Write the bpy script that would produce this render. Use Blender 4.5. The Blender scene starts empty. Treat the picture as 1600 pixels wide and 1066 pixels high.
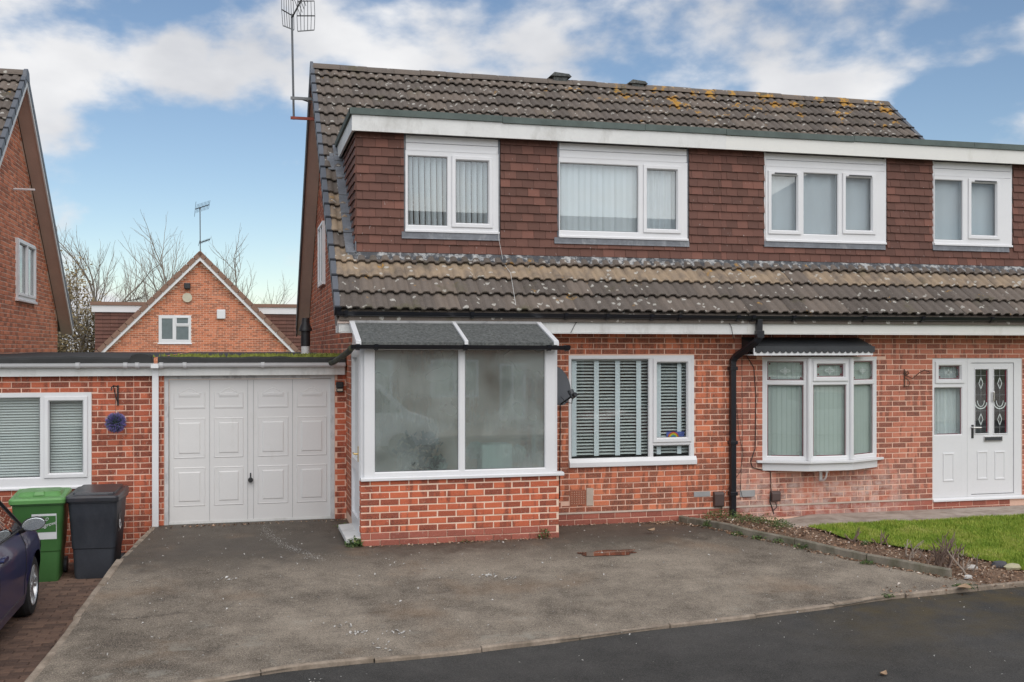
import bpy, bmesh, math, random
from mathutils import Vector, Matrix, noise as mnoise
R = random.Random(7)
rad = math.radians
S = bpy.context.scene
COL = S.collection

# ------------------------------------------------------------------ camera, sky, sun, exposure
F, TH, HY, D, H = 1650.0, rad(14.2), 546.0, 13.38, 2.28
cam = bpy.data.cameras.new('camera'); camo = bpy.data.objects.new('camera', cam); COL.objects.link(camo)
cam.sensor_width = 36; cam.lens = F / 1600 * 36; cam.shift_y = 13 / 1600; cam.clip_end = 3000; cam.clip_start = .05
camo.location = (0, -D, H); camo.rotation_euler = (math.pi / 2, 0, -TH)
S.camera = camo
S.view_settings.view_transform = 'Standard'; S.view_settings.look = 'None'
S.view_settings.exposure = 0.68; S.view_settings.gamma = 1
SUN_EL, SUN_AZ = rad(42), rad(176)
W = bpy.data.worlds.new('World'); S.world = W; W.use_nodes = True
CLOUD_OFF = (6.4, 1.1, 3.7)
def build_world():
    nt = W.node_tree; nt.nodes.clear(); N = nt.nodes.new; L = nt.links.new
    out = N('ShaderNodeOutputWorld')
    sky = N('ShaderNodeTexSky'); sky.sky_type = 'NISHITA'; sky.sun_disc = False
    sky.sun_elevation = SUN_EL; sky.sun_rotation = SUN_AZ; sky.air_density = 1.0; sky.dust_density = .1; sky.ozone_density = 1.6
    b1 = N('ShaderNodeBackground'); b1.inputs[1].default_value = .066; L(sky.outputs[0], b1.inputs[0])
    tc = N('ShaderNodeTexCoord'); sep = N('ShaderNodeSeparateXYZ'); L(tc.outputs['Generated'], sep.inputs[0])
    ad = N('ShaderNodeMath'); ad.operation = 'ADD'; L(sep.outputs[2], ad.inputs[0]); ad.inputs[1].default_value = .22
    mx = N('ShaderNodeMath'); mx.operation = 'MAXIMUM'; L(ad.outputs[0], mx.inputs[0]); mx.inputs[1].default_value = .05
    dv = N('ShaderNodeVectorMath'); dv.operation = 'DIVIDE'; L(tc.outputs['Generated'], dv.inputs[0]); L(mx.outputs[0], dv.inputs[1])
    mp = N('ShaderNodeMapping'); L(tc.outputs['Generated'], mp.inputs[0]); mp.inputs['Location'].default_value = CLOUD_OFF; mp.inputs['Scale'].default_value = (1, 1, 1.9)
    n1 = N('ShaderNodeTexNoise'); n1.inputs['Scale'].default_value = 4.4; n1.inputs['Detail'].default_value = 8; n1.inputs['Roughness'].default_value = .52; n1.inputs['Distortion'].default_value = .1
    L(mp.outputs[0], n1.inputs['Vector'])
    r1 = N('ShaderNodeValToRGB'); r1.color_ramp.elements[0].position = .45; r1.color_ramp.elements[1].position = .565
    r1.color_ramp.interpolation = 'EASE'
    L(n1.outputs[0], r1.inputs[0])
    n2 = N('ShaderNodeTexNoise'); n2.inputs['Scale'].default_value = 5.5; n2.inputs['Detail'].default_value = 5; L(mp.outputs[0], n2.inputs['Vector'])
    r2 = N('ShaderNodeValToRGB'); r2.color_ramp.elements[0].position = .35; r2.color_ramp.elements[1].position = .68
    r2.color_ramp.elements[0].color = (.40, .41, .435, 1); r2.color_ramp.elements[1].color = (.60, .60, .605, 1)
    L(n2.outputs[0], r2.inputs[0])
    b2 = N('ShaderNodeBackground'); b2.inputs[1].default_value = 1.0; L(r2.outputs[0], b2.inputs[0])
    ms = N('ShaderNodeMixShader'); L(r1.outputs[0], ms.inputs[0]); L(b1.outputs[0], ms.inputs[1]); L(b2.outputs[0], ms.inputs[2])
    L(ms.outputs[0], out.inputs[0])
build_world()
sd = bpy.data.lights.new('sun', 'SUN'); sd.energy = 1.5; sd.angle = rad(80); sd.color = (1, .95, .88)
so = bpy.data.objects.new('sun', sd); COL.objects.link(so)
_sv = Vector((math.sin(SUN_AZ) * math.cos(SUN_EL), math.cos(SUN_AZ) * math.cos(SUN_EL), math.sin(SUN_EL)))
so.rotation_euler = _sv.to_track_quat('Z', 'Y').to_euler(); so.location = (0, -20, 30)

# ------------------------------------------------------------------ pixel -> place
sT, cT = math.sin(TH), math.cos(TH)
def ray(x, y):
    a = (x - 800) / F
    return (sT + a * cT, cT - a * sT, -(y - HY) / F)
def WY(x, y, Y):
    d = ray(x, y); t = (Y + D) / d[1]; return Vector((d[0] * t, Y, d[2] * t + H))
def WX(x, y, X):
    d = ray(x, y); t = X / d[0]; return Vector((X, d[1] * t - D, d[2] * t + H))
def WZ(x, y, Z):
    d = ray(x, y); t = (Z - H) / d[2]; return Vector((d[0] * t, d[1] * t - D, Z))
def zt(Y): return 0.0 if Y > -1.3 else (Y + 1.3) * .08
def WG(x, y, off=0.0, zf=zt):
    Y = -3.0
    for i in range(50):
        p = WZ(x, y, zf(Y) + off); Y = .5 * Y + .5 * p.y
    return p
def rectY(x0, x1, y0, y1, Y):
    a = WY(x0, y0, Y); b = WY(x1, y0, Y); c = WY(x0, y1, Y)
    return (a.x, b.x, c.z, a.z)     # s0,s1,t0,t1

# ------------------------------------------------------------------ frames
class Fr:
    """wall frame: s along the wall (to the right seen from outside), d outwards, t up"""
    def __init__(s, O, ang=0.0):
        s.O = Vector(O); s.a = ang
        s.S = Vector((math.cos(ang), math.sin(ang), 0)); s.N = Vector((math.sin(ang), -math.cos(ang), 0))
    def __call__(s, a, d, t): return s.O + s.S * a + s.N * d + Vector((0, 0, t))
WORLD = None
def front(Y): return Fr((0, Y, 0), 0)

# ------------------------------------------------------------------ mesh builder
WL = {}
class MB:
    def __init__(s, fr=None): s.v = []; s.f = []; s.r = []; s.fr = fr; s.cur = .5
    def p(s, a, b, c):
        s.v.append(s.fr(a, b, c) if s.fr else Vector((a, b, c))); return len(s.v) - 1
    def face(s, *i): s.f.append(tuple(i)); s.r.append(s.cur)
    def quad(s, *pts): s.face(*[s.p(*q) for q in pts]); return s
    def box(s, x0, x1, y0, y1, z0, z1):
        i = [s.p(x, y, z) for z in (z0, z1) for y in (y0, y1) for x in (x0, x1)]
        for q in ((0, 2, 3, 1), (4, 5, 7, 6), (0, 1, 5, 4), (2, 6, 7, 3), (0, 4, 6, 2), (1, 3, 7, 5)): s.face(*[i[k] for k in q])
        return s
    def loft(s, rings, closed=True, cap=True):
        ids = [[s.p(*q) for q in r] for r in rings]
        n = len(ids[0])
        for a, b in zip(ids, ids[1:]):
            for k in range(n if closed else n - 1):
                s.face(a[k], a[(k + 1) % n], b[(k + 1) % n], b[k])
        if cap and closed: s.face(*ids[0][::-1]); s.face(*ids[-1])
        return s
    def tube(s, pts, r, n=6, cap=True):
        pts = [Vector(q) for q in pts]; rs = r if isinstance(r, (list, tuple)) else [r] * len(pts)
        rings = []; up = None
        for i, q in enumerate(pts):
            d = (pts[min(i + 1, len(pts) - 1)] - pts[max(i - 1, 0)])
            if d.length < 1e-9: d = Vector((0, 0, 1))
            d.normalize()
            if up is None: up = Vector((0, 0, 1)) if abs(d.z) < .9 else Vector((1, 0, 0))
            u = d.cross(up)
            if u.length < 1e-6: u = d.orthogonal()
            u.normalize(); w = u.cross(d); up = w
            rings.append([q + u * (rs[i] * math.cos(2 * math.pi * k / n)) + w * (rs[i] * math.sin(2 * math.pi * k / n)) for k in range(n)])
        return s.loft(rings, True, cap)
    def prism(s, poly, a0, a1, axis='x'):
        def mk(u, w, a): return (a, u, w) if axis == 'x' else ((u, a, w) if axis == 'y' else (u, w, a))
        A = [s.p(*mk(u, w, a0)) for u, w in poly]; B = [s.p(*mk(u, w, a1)) for u, w in poly]
        s.face(*A); s.face(*B[::-1]); n = len(A)
        for k in range(n): s.face(A[k], B[k], B[(k + 1) % n], A[(k + 1) % n])
        return s
    def ring(s, x0, x1, z0, z1, prof):
        """sweep a profile of (inset, depth) round a rectangle with mitred corners"""
        loops = [[(x0 + i, d, z0 + i), (x1 - i, d, z0 + i), (x1 - i, d, z1 - i), (x0 + i, d, z1 - i)] for i, d in prof]
        return s.loft(loops, True, False)
    def plate(s, x0, x1, z0, z1, d0, d1, holes):
        """rectangle minus rectangular holes, as butted boxes"""
        xs = sorted(set([x0, x1] + [min(max(h[k], x0), x1) for h in holes for k in (0, 1)]))
        zs = sorted(set([z0, z1] + [min(max(h[k], z0), z1) for h in holes for k in (2, 3)]))
        for za, zb in zip(zs, zs[1:]):
            run = None
            for xa, xb in zip(xs, xs[1:]):
                cx, cz = (xa + xb) / 2, (za + zb) / 2
                inside = any(h[0] < cx < h[1] and h[2] < cz < h[3] for h in holes)
                if not inside:
                    run = (run[0], xb) if run else (xa, xb)
                if inside and run: s.box(run[0], run[1], d0, d1, za, zb); run = None
            if run: s.box(run[0], run[1], d0, d1, za, zb)
        return s
    def add(s, o):
        n = len(s.v); s.v += o.v; s.f += [tuple(k + n for k in q) for q in o.f]; s.r += o.r; return s
    def mesh(s, name, smooth=False, recalc=True, origin=None):
        o = origin or Vector((0, 0, 0))
        m = bpy.data.meshes.new(name); m.from_pydata([tuple(q - o) for q in s.v], [], s.f)
        a = m.attributes.new('rnd', 'FLOAT', 'FACE'); a.data.foreach_set('value', s.r)
        if recalc:
            b = bmesh.new(); b.from_mesh(m); bmesh.ops.recalc_face_normals(b, faces=b.faces); b.to_mesh(m); b.free()
        if smooth:
            m.polygons.foreach_set('use_smooth', [True] * len(m.polygons))
            m.set_sharp_from_angle(angle=rad(smooth if smooth > 1 else 40))
        return m
    def build(s, name, mat, parent=None, smooth=False, recalc=True, bevel=0):
        xs = [q.x for q in s.v]; ys = [q.y for q in s.v]; zs = [q.z for q in s.v]
        o = Vector(((min(xs) + max(xs)) / 2, (min(ys) + max(ys)) / 2, min(zs)))
        m = s.mesh(name, smooth, recalc, o); m.materials.append(mat)
        ob = bpy.data.objects.new(name, m); COL.objects.link(ob); WL[ob.name] = o
        if parent: ob.parent = parent; ob.location = o - WL[parent.name]
        else: ob.location = o
        if bevel:
            bv = ob.modifiers.new('bevel', 'BEVEL'); bv.width = bevel; bv.segments = 2; bv.limit_method = 'ANGLE'
        return ob
def inst(mesh, name, parent, loc, rot=(0, 0, 0), scale=(1, 1, 1)):
    ob = bpy.data.objects.new(name, mesh); COL.objects.link(ob)
    ob.location = Vector(loc) - (WL[parent.name] if parent else Vector((0, 0, 0))); ob.rotation_euler = rot; ob.scale = scale
    WL[ob.name] = Vector(loc)
    if parent: ob.parent = parent
    return ob
def thing(name, label, cat, loc=(0, 0, 0), rotz=0, group=None):
    o = bpy.data.objects.new(name, None); COL.objects.link(o); o.location = loc; o.rotation_euler = (0, 0, rotz); o.empty_display_size = .1
    WL[o.name] = Vector(loc) if rotz == 0 and loc != 'local' else Vector((0, 0, 0))
    return tag(o, label, cat, group)
def local_thing(name, label, cat, loc, rotz=0, group=None):
    o = thing(name, label, cat, loc, rotz, group); WL[o.name] = Vector((0, 0, 0)); return o   # children are built in local coordinates
def tag(o, label=None, cat=None, group=None, kind=None):
    if label: o['label'] = label
    if cat: o['category'] = cat
    if group: o['group'] = group
    if kind: o['kind'] = kind
    return o

# ------------------------------------------------------------------ materials
def nodes(name):
    m = bpy.data.materials.new(name); m.use_nodes = True; nt = m.node_tree
    return m, nt, nt.nodes['Principled BSDF'], nt.nodes.new, nt.links.new
def c4(c): return (c[0], c[1], c[2], 1)
def ramp(N, L, src, stops, interp='LINEAR'):
    r = N('ShaderNodeValToRGB'); r.color_ramp.interpolation = interp; e = r.color_ramp.elements
    while len(e) < len(stops): e.new(.5)
    for k, (p, c) in enumerate(stops):
        e[k].position = p; e[k].color = c4(c) if not isinstance(c, (int, float)) else (c, c, c, 1)
    L(src, r.inputs[0]); return r.outputs[0]
def mixc(N, L, fac, a, b, mode='MIX'):
    m = N('ShaderNodeMix'); m.data_type = 'RGBA'; m.blend_type = mode
    for sock, v in ((m.inputs[0], fac), (m.inputs[6], a), (m.inputs[7], b)):
        if isinstance(v, (int, float)): sock.default_value = v
        elif isinstance(v, (tuple, list)): sock.default_value = c4(v)
        else: L(v, sock)
    return m.outputs[2]
def mth(N, L, op, a, b=0.0, clamp=False):
    m = N('ShaderNodeMath'); m.operation = op; m.use_clamp = clamp
    for k, v in enumerate((a, b)):
        if isinstance(v, (int, float)): m.inputs[k].default_value = v
        else: L(v, m.inputs[k])
    return m.outputs[0]
def noi(N, L, scale, detail=4, rough=.55, vec=None, w=(1, 1, 1), off=(0, 0, 0)):
    n = N('ShaderNodeTexNoise'); n.inputs['Scale'].default_value = scale; n.inputs['Detail'].default_value = detail; n.inputs['Roughness'].default_value = rough
    if vec is None: vec = N('ShaderNodeNewGeometry').outputs['Position']
    mp = N('ShaderNodeMapping'); mp.inputs['Scale'].default_value = w; mp.inputs['Location'].default_value = off; L(vec, mp.inputs[0])
    L(mp.outputs[0], n.inputs['Vector']); return n.outputs[0]
def bump(N, L, P, h, strength=.3, dist=.01):
    b = N('ShaderNodeBump'); b.inputs['Strength'].default_value = strength; b.inputs['Distance'].default_value = dist
    L(h, b.inputs['Height']); L(b.outputs[0], P.inputs['Normal']); return b
def rnd(N): a = N('ShaderNodeAttribute'); a.attribute_type = 'GEOMETRY'; a.attribute_name = 'rnd'; return a.outputs['Fac']
def xyz(N, L):
    g = N('ShaderNodeNewGeometry'); s = N('ShaderNodeSeparateXYZ'); L(g.outputs['Position'], s.inputs[0]); return s.outputs
def band(N, L, v, a, b, c, d):
    """1 between b and c, fading to 0 at a and d"""
    m = N('ShaderNodeMapRange'); m.inputs[1].default_value = a; m.inputs[2].default_value = b; L(v, m.inputs[0])
    n = N('ShaderNodeMapRange'); n.inputs[1].default_value = d; n.inputs[2].default_value = c; L(v, n.inputs[0])
    return mth(N, L, 'MULTIPLY', m.outputs[0], n.outputs[0])
def plain(name, col, rough=.55, var=.12, scale=6, fine=60, bmp=.0, metal=0, spec=.5, dirt=None, dscale=1.5, dlo=.5, coat=0):
    m, nt, P, N, L = nodes(name)
    a = noi(N, L, scale, 5); b = noi(N, L, fine, 3)
    f = mth(N, L, 'ADD', mth(N, L, 'MULTIPLY', a, .65), mth(N, L, 'MULTIPLY', b, .35))
    c = ramp(N, L, f, [(.3, [x * (1 - var) for x in col]), (.7, [min(1, x * (1 + var)) for x in col])])
    if dirt:
        d = noi(N, L, dscale, 6, .7, w=(1, 1, .45))
        c = mixc(N, L, ramp(N, L, d, [(dlo, 0.0), (dlo + .22, .75)]), c, dirt)
    L(c, P.inputs['Base Color']); P.inputs['Roughness'].default_value = rough; P.inputs['Metallic'].default_value = metal; P.inputs['Specular IOR Level'].default_value = spec
    if coat: P.inputs['Coat Weight'].default_value = coat; P.inputs['Coat Roughness'].default_value = .04
    if bmp: bump(N, L, P, b, bmp, .004)
    return m
def m_brick(name, dark=(.098, .048, .040), mid=(.46, .130, .070), light=(.66, .215, .110), hi=.475, stain=None, scuff=.55):
    m, nt, P, N, L = nodes(name); r = rnd(N)
    c = ramp(N, L, r, [(0, [.85 * a + .15 * b for a, b in zip(dark, mid)]), (.28, [.62 * a + .38 * b for a, b in zip(dark, mid)]), (.46, mid), (.75, [.5 * a + .5 * b for a, b in zip(light, mid)]), (1, light)])
    bn = noi(N, L, 1.0, 2, .5, w=(11, 11, 2.2)); bn2 = noi(N, L, 3.1, 2, .5)
    bm = ramp(N, L, mth(N, L, 'ADD', mth(N, L, 'MULTIPLY', bn, .75), mth(N, L, 'MULTIPLY', bn2, .25)), [(hi, 0.0), (hi + .07, .95)])
    c = mixc(N, L, mth(N, L, 'MULTIPLY', bm, .86), c, dark)
    fn = noi(N, L, 95, 4, .65)
    c = mixc(N, L, ramp(N, L, fn, [(.35, .0), (.75, .5)]), c, [min(1, x * 1.35 + .02) for x in light])
    sp = noi(N, L, 38, 4, .7)
    c = mixc(N, L, ramp(N, L, sp, [(scuff + .06, 0.0), (scuff + .16, .75)]), c, (.56, .40, .33))
    if stain:
        x = xyz(N, L)
        k = mth(N, L, 'MULTIPLY', band(N, L, x[0], *stain[0]), band(N, L, x[2], *stain[1]))
        n = noi(N, L, 5, 6, .7)
        k = mth(N, L, 'MULTIPLY', k, ramp(N, L, n, [(.40, 0.0), (.62, 1.0)]))
        c = mixc(N, L, mth(N, L, 'MULTIPLY', k, .55), c, (.72, .62, .56))
    L(c, P.inputs['Base Color']); P.inputs['Roughness'].default_value = .88; P.inputs['Specular IOR Level'].default_value = .25
    bump(N, L, P, fn, .45, .006)
    return m
def m_rooftile(name, base=(.128, .108, .094), lich=True, tan=True):
    m, nt, P, N, L = nodes(name); r = rnd(N)
    big = noi(N, L, .9, 4); med = noi(N, L, 9, 5, .65); fine = noi(N, L, 70, 4, .7)
    v = mth(N, L, 'ADD', mth(N, L, 'MULTIPLY', mth(N, L, 'FRACT', mth(N, L, 'MULTIPLY', r, 7.31)), .45), mth(N, L, 'ADD', mth(N, L, 'MULTIPLY', big, .3), mth(N, L, 'MULTIPLY', med, .35)))
    c = ramp(N, L, v, [(.25, [x * .62 for x in base]), (.55, base), (.85, [base[0] * 1.5, base[1] * 1.42, base[2] * 1.32])])
    c = mixc(N, L, ramp(N, L, fine, [(.35, 0.0), (.8, .6)]), c, [x * 2.0 for x in base])
    if tan:
        tn = mth(N, L, 'GREATER_THAN', r, 1.0)
        tz = mth(N, L, 'MULTIPLY', tn, ramp(N, L, noi(N, L, 4, 4, w=(1.4, 1.4, .5)), [(.32, .25), (.6, .95)]))
        c = mixc(N, L, mth(N, L, 'MULTIPLY', tz, .85), c, (.40, .30, .205))
    if lich:
        vo = N('ShaderNodeTexVoronoi'); vo.inputs['Scale'].default_value = 11; vo.inputs['Randomness'].default_value = 1
        pos = N('ShaderNodeNewGeometry').outputs['Position']
        wv = N('ShaderNodeMix'); wv.data_type = 'VECTOR'; wv.inputs[0].default_value = .06
        nz = N('ShaderNodeTexNoise'); nz.inputs['Scale'].default_value = 14; L(pos, nz.inputs['Vector'])
        L(pos, wv.inputs[4]); L(nz.outputs['Color'], wv.inputs[5]); L(wv.outputs[1], vo.inputs['Vector'])
        sel = mth(N, L, 'GREATER_THAN', vo.outputs['Color'], .62)
        spot = mth(N, L, 'MULTIPLY', mth(N, L, 'LESS_THAN', vo.outputs['Distance'], .30), sel)
        spot = mth(N, L, 'MULTIPLY', spot, ramp(N, L, noi(N, L, 55, 4, .7), [(.36, 0.0), (.5, 1.0)]))
        c = mixc(N, L, mth(N, L, 'MULTIPLY', spot, .8), c, (.56, .54, .49))
        x = xyz(N, L)
        rz = band(N, L, x[2], 6.15, 6.9, 8, 9); rx = band(N, L, x[0], 5.3, 6.8, 30, 31)
        k = mth(N, L, 'MULTIPLY', rz, rx)
        o = noi(N, L, 3.4, 6, .72, off=(3, 1, 7))
        om = ramp(N, L, mth(N, L, 'ADD', o, mth(N, L, 'MULTIPLY', k, .12)), [(.645, 0.0), (.70, 1.0)])
        c = mixc(N, L, mth(N, L, 'MULTIPLY', om, .9), c, (.50, .27, .055))
        mo = noi(N, L, 2.2, 6, .7, off=(8, 4, 2))
        c = mixc(N, L, ramp(N, L, mo, [(.58, 0.0), (.72, .55)]), c, (.10, .095, .04))
    L(c, P.inputs['Base Color']); P.inputs['Roughness'].default_value = .9; P.inputs['Specular IOR Level'].default_value = .2
    bump(N, L, P, fine, .6, .006)
    return m
def m_hung():
    m, nt, P, N, L = nodes('hung tile'); r = rnd(N)
    c = ramp(N, L, r, [(0, (.118, .058, .044)), (.4, (.148, .070, .053)), (.8, (.172, .080, .060)), (.96, (.21, .094, .070)), (1, (.25, .108, .079))])
    n = noi(N, L, 3, 5); f = noi(N, L, 60, 4, .7)
    c = mixc(N, L, ramp(N, L, n, [(.4, 0.0), (.7, .4)]), c, (.14, .068, .056))
    sp = noi(N, L, 42, 3, .6, w=(1, 1, .35))
    c = mixc(N, L, ramp(N, L, sp, [(.69, 0.0), (.73, .8)]), c, (.42, .36, .34))
    L(c, P.inputs['Base Color']); P.inputs['Roughness'].default_value = .75; P.inputs['Specular IOR Level'].default_value = .3
    bump(N, L, P, f, .4, .004); return m
def schlick(N, L):
    lw = N('ShaderNodeLayerWeight'); lw.inputs[0].default_value = .5
    return mth(N, L, 'ADD', mth(N, L, 'MULTIPLY', mth(N, L, 'POWER', lw.outputs['Facing'], 5.0), .96), .04)
def m_glass(name='glass', tint=(.92, .95, .94), boost=1.15, base=.015, rough=.0):
    m, nt, P, N, L = nodes(name); nt.nodes.remove(P)
    out = nt.nodes['Material Output']
    t = N('ShaderNodeBsdfTransparent'); t.inputs[0].default_value = c4(tint)
    g = N('ShaderNodeBsdfGlossy'); g.inputs['Roughness'].default_value = rough
    k = mth(N, L, 'ADD', mth(N, L, 'MULTIPLY', schlick(N, L), boost), base, True)
    ms = N('ShaderNodeMixShader'); L(k, ms.inputs[0]); L(t.outputs[0], ms.inputs[1]); L(g.outputs[0], ms.inputs[2]); L(ms.outputs[0], out.inputs[0])
    return m
def m_misted():
    """porch glass misted with condensation on the inside"""
    m, nt, P, N, L = nodes('misted glass'); nt.nodes.remove(P); out = nt.nodes['Material Output']
    rf = N('ShaderNodeBsdfRefraction'); rf.inputs['IOR'].default_value = 1.25; rf.inputs['Color'].default_value = (.88, .97, .95, 1)
    run = noi(N, L, 1.0, 4, .6, w=(38, 38, 2.5)); mist0 = noi(N, L, 1.5, 2, .5)
    x_ = xyz(N, L); clr = mth(N, L, 'MULTIPLY', band(N, L, x_[0], 1.45, 2.0, 3.15, 3.45), band(N, L, x_[2], -1, 0, 1.15, 1.75))
    mist = mth(N, L, 'SUBTRACT', mist0, mth(N, L, 'MULTIPLY', clr, .16)); fine = noi(N, L, 130, 2, .6)
    L(ramp(N, L, mist, [(.3, .16), (.7, .34)]), rf.inputs['Roughness'])
    df = N('ShaderNodeBsdfDiffuse'); df.inputs[0].default_value = (.70, .77, .74, 1)
    tl = N('ShaderNodeBsdfTranslucent'); tl.inputs[0].default_value = (.8, .86, .84, 1)
    dt = N('ShaderNodeMixShader'); dt.inputs[0].default_value = .4; L(df.outputs[0], dt.inputs[1]); L(tl.outputs[0], dt.inputs[2])
    s1 = N('ShaderNodeMixShader'); L(rf.outputs[0], s1.inputs[1]); L(dt.outputs[0], s1.inputs[2])
    k = mth(N, L, 'ADD', ramp(N, L, mist, [(.20, .04), (.66, .50)]), mth(N, L, 'MULTIPLY', ramp(N, L, run, [(.35, 0.0), (.7, 1.0)]), .06))
    k = mth(N, L, 'ADD', k, mth(N, L, 'MULTIPLY', ramp(N, L, fine, [(.4, 0.0), (.7, 1.0)]), .05), True)
    L(k, s1.inputs[0])
    g = N('ShaderNodeBsdfGlossy'); g.inputs['Roughness'].default_value = .02
    s2 = N('ShaderNodeMixShader'); L(mth(N, L, 'ADD', mth(N, L, 'MULTIPLY', schlick(N, L), 3.0), .10, True), s2.inputs[0]); L(s1.outputs[0], s2.inputs[1]); L(g.outputs[0], s2.inputs[2])
    L(s2.outputs[0], out.inputs[0]); return m
def m_tarmac(name, dark, light, stains=True, speck=1.0):
    m, nt, P, N, L = nodes(name)
    big = noi(N, L, .55, 5, .6); med = noi(N, L, 3.2, 5, .65); fine = noi(N, L, 88, 4, .8); agg = noi(N, L, 24, 4, .75)
    f = mth(N, L, 'ADD', mth(N, L, 'MULTIPLY', big, .5), mth(N, L, 'ADD', mth(N, L, 'MULTIPLY', med, .38), mth(N, L, 'MULTIPLY', agg, .12)))
    c = ramp(N, L, f, [(.40, dark), (.60, light)])
    c = mixc(N, L, ramp(N, L, fine, [(.50, 0.0), (.66, .5 * speck)]), c, [min(1, x * 1.9 + .03) for x in light])
    c = mixc(N, L, ramp(N, L, fine, [(.37, .6), (.47, 0.0)]), c, [x * .45 for x in dark])
    rough = .93
    if stains:
        x = xyz(N, L)
        # damp tarmac close to the house: the wet has a ragged edge of its own
        wet = mth(N, L, 'ADD', band(N, L, x[1], -2.7, -.9, 3, 4), mth(N, L, 'MULTIPLY', mth(N, L, 'SUBTRACT', med, .5), 1.3))
        wm = ramp(N, L, wet, [(.35, 0.0), (.75, 1.0)])
        wm = mth(N, L, 'MULTIPLY', wm, ramp(N, L, big, [(.25, .5), (.6, 1.0)]))
        c = mixc(N, L, mth(N, L, 'MULTIPLY', wm, .82), c, [d * .45 for d in dark])
        rust = noi(N, L, .8, 4, .6, off=(5.3, 2.1, 0))
        c = mixc(N, L, ramp(N, L, rust, [(.56, 0.0), (.72, .36)]), c, (.28, .175, .10))
        pale = noi(N, L, 2.1, 8, .75, off=(1, 9, 0))
        edge = band(N, L, x[1], -8, -7, -4.2, -3.2)
        c = mixc(N, L, mth(N, L, 'MULTIPLY', edge, ramp(N, L, pale, [(.56, 0.0), (.64, .5)])), c, (.34, .32, .27))
        lich = noi(N, L, 9, 5, .7, off=(2, 2, 2))
        c = mixc(N, L, ramp(N, L, lich, [(.66, 0.0), (.70, .6)]), c, (.36, .34, .30))
        moss = mth(N, L, 'ADD', mth(N, L, 'MULTIPLY', band(N, L, x[0], 5.2, 6.8, 20, 21), band(N, L, x[1], -9, -8, -3.2, -2.4)), mth(N, L, 'MULTIPLY', noi(N, L, 7, 7, .8), .9))
        c = mixc(N, L, ramp(N, L, moss, [(1.28, 0.0), (1.5, .7)]), c, (.17, .15, .045))
        rr = N('ShaderNodeMapRange'); L(wm, rr.inputs[0]); rr.inputs[3].default_value = .93; rr.inputs[4].default_value = .62
        L(rr.outputs[0], P.inputs['Roughness'])
    else:
        x = xyz(N, L)
        ms = noi(N, L, 1.3, 6, .7, off=(4, 4, 0))
        k = mth(N, L, 'MULTIPLY', band(N, L, x[0], 4.4, 6.0, 30, 31), band(N, L, x[1], -6.2, -4.2, 0, 1))
        c = mixc(N, L, mth(N, L, 'MULTIPLY', k, ramp(N, L, ms, [(.42, 0.0), (.66, .7)])), c, (.12, .085, .03))
        P.inputs['Roughness'].default_value = .9
    L(c, P.inputs['Base Color']); P.inputs['Specular IOR Level'].default_value = .35
    bump(N, L, P, mth(N, L, 'ADD', fine, agg), .8, .008)
    return m
def m_flash():
    m, nt, P, N, L = nodes('old lead flashing'); n = noi(N, L, 9, 7, .75)
    c = ramp(N, L, n, [(.36, (.035, .037, .045)), (.5, (.075, .078, .085)), (.56, (.33, .33, .33)), (.7, (.5, .5, .48))])
    L(c, P.inputs['Base Color']); P.inputs['Roughness'].default_value = .6; bump(N, L, P, n, .5, .01); return m

UPVC = plain('white upvc', (.76, .76, .77), .32, .03, 3, 40)
UPVCD = plain('weathered white paint', (.72, .72, .70), .5, .06, 4, 30, dirt=(.46, .45, .42), dscale=3.2, dlo=.50)
CREAM = plain('cream upvc', (.74, .73, .69), .35, .03, 3, 40, dirt=(.5, .48, .42), dscale=1.6, dlo=.6)
PAINTG = plain('garage door paint', (.70, .69, .68), .45, .03, 2, 50, dirt=(.52, .50, .46), dscale=1.3, dlo=.62)
PEEL = plain('peeling timber', (.60, .60, .60), .7, .1, 6, 40, dirt=(.20, .20, .21), dscale=5, dlo=.5)
BLACKP = plain('black gutter plastic', (.012, .013, .018), .3, .2, 6, 50)
GREYP = plain('grey plastic', (.045, .048, .055), .5, .15)
VERGE = plain('grey verge plastic', (.115, .125, .145), .5, .12, 3, 40)
VERGED = plain('dark verge gap', (.018, .02, .026), .6, .1)
SOFFIT = plain('brown soffit', (.62, .49, .42), .7, .1, 2, 30)
FELT = plain('mineral felt', (.095, .10, .096), .95, .75, 30, 75, bmp=.8, dirt=(.19, .19, .175), dscale=22, dlo=.52)
FELTG = plain('green felt edge', (.10, .125, .115), .9, .25, 5, 120, bmp=.6)
FELTB = plain('black roof edge', (.030, .030, .029), .85, .3, 4, 60)
LEAD = plain('lead', (.16, .17, .19), .55, .3, 8, 40, dirt=(.36, .37, .38), dscale=6, dlo=.52)
FLASH = m_flash()
ROOFT = m_rooftile('concrete roof tile'); ROOFB = m_rooftile('brown roof tile', (.20, .125, .095), False, False)
HUNG = m_hung()
BRICK = m_brick('house brick'); BRICKP = m_brick('porch brick', (.12, .045, .038), (.46, .112, .058), (.62, .165, .080), .53)
BRICKR = m_brick('neighbour brick', (.13, .058, .047), (.42, .14, .09), (.56, .21, .135), .52, stain=((6.0, 6.7, 8.8, 9.6), (-1, -.5, .38, .75)))
BRICKG = m_brick('garage brick', (.12, .045, .036), (.42, .105, .058), (.56, .155, .08), .54, scuff=.54)
BRICKF = m_brick('orange gable brick', (.20, .085, .055), (.50, .165, .085), (.64, .225, .115), .56, scuff=.7)
PLINTH = m_brick('plinth brick', (.22, .075, .055), (.33, .105, .075), (.40, .13, .09), .62, stain=((6.3, 6.7, 8.8, 9.6), (-1, -.5, .38, .75)))
MORT = plain('pink mortar', (.78, .51, .39), .95, .12, 8, 90, bmp=.5)
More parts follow.
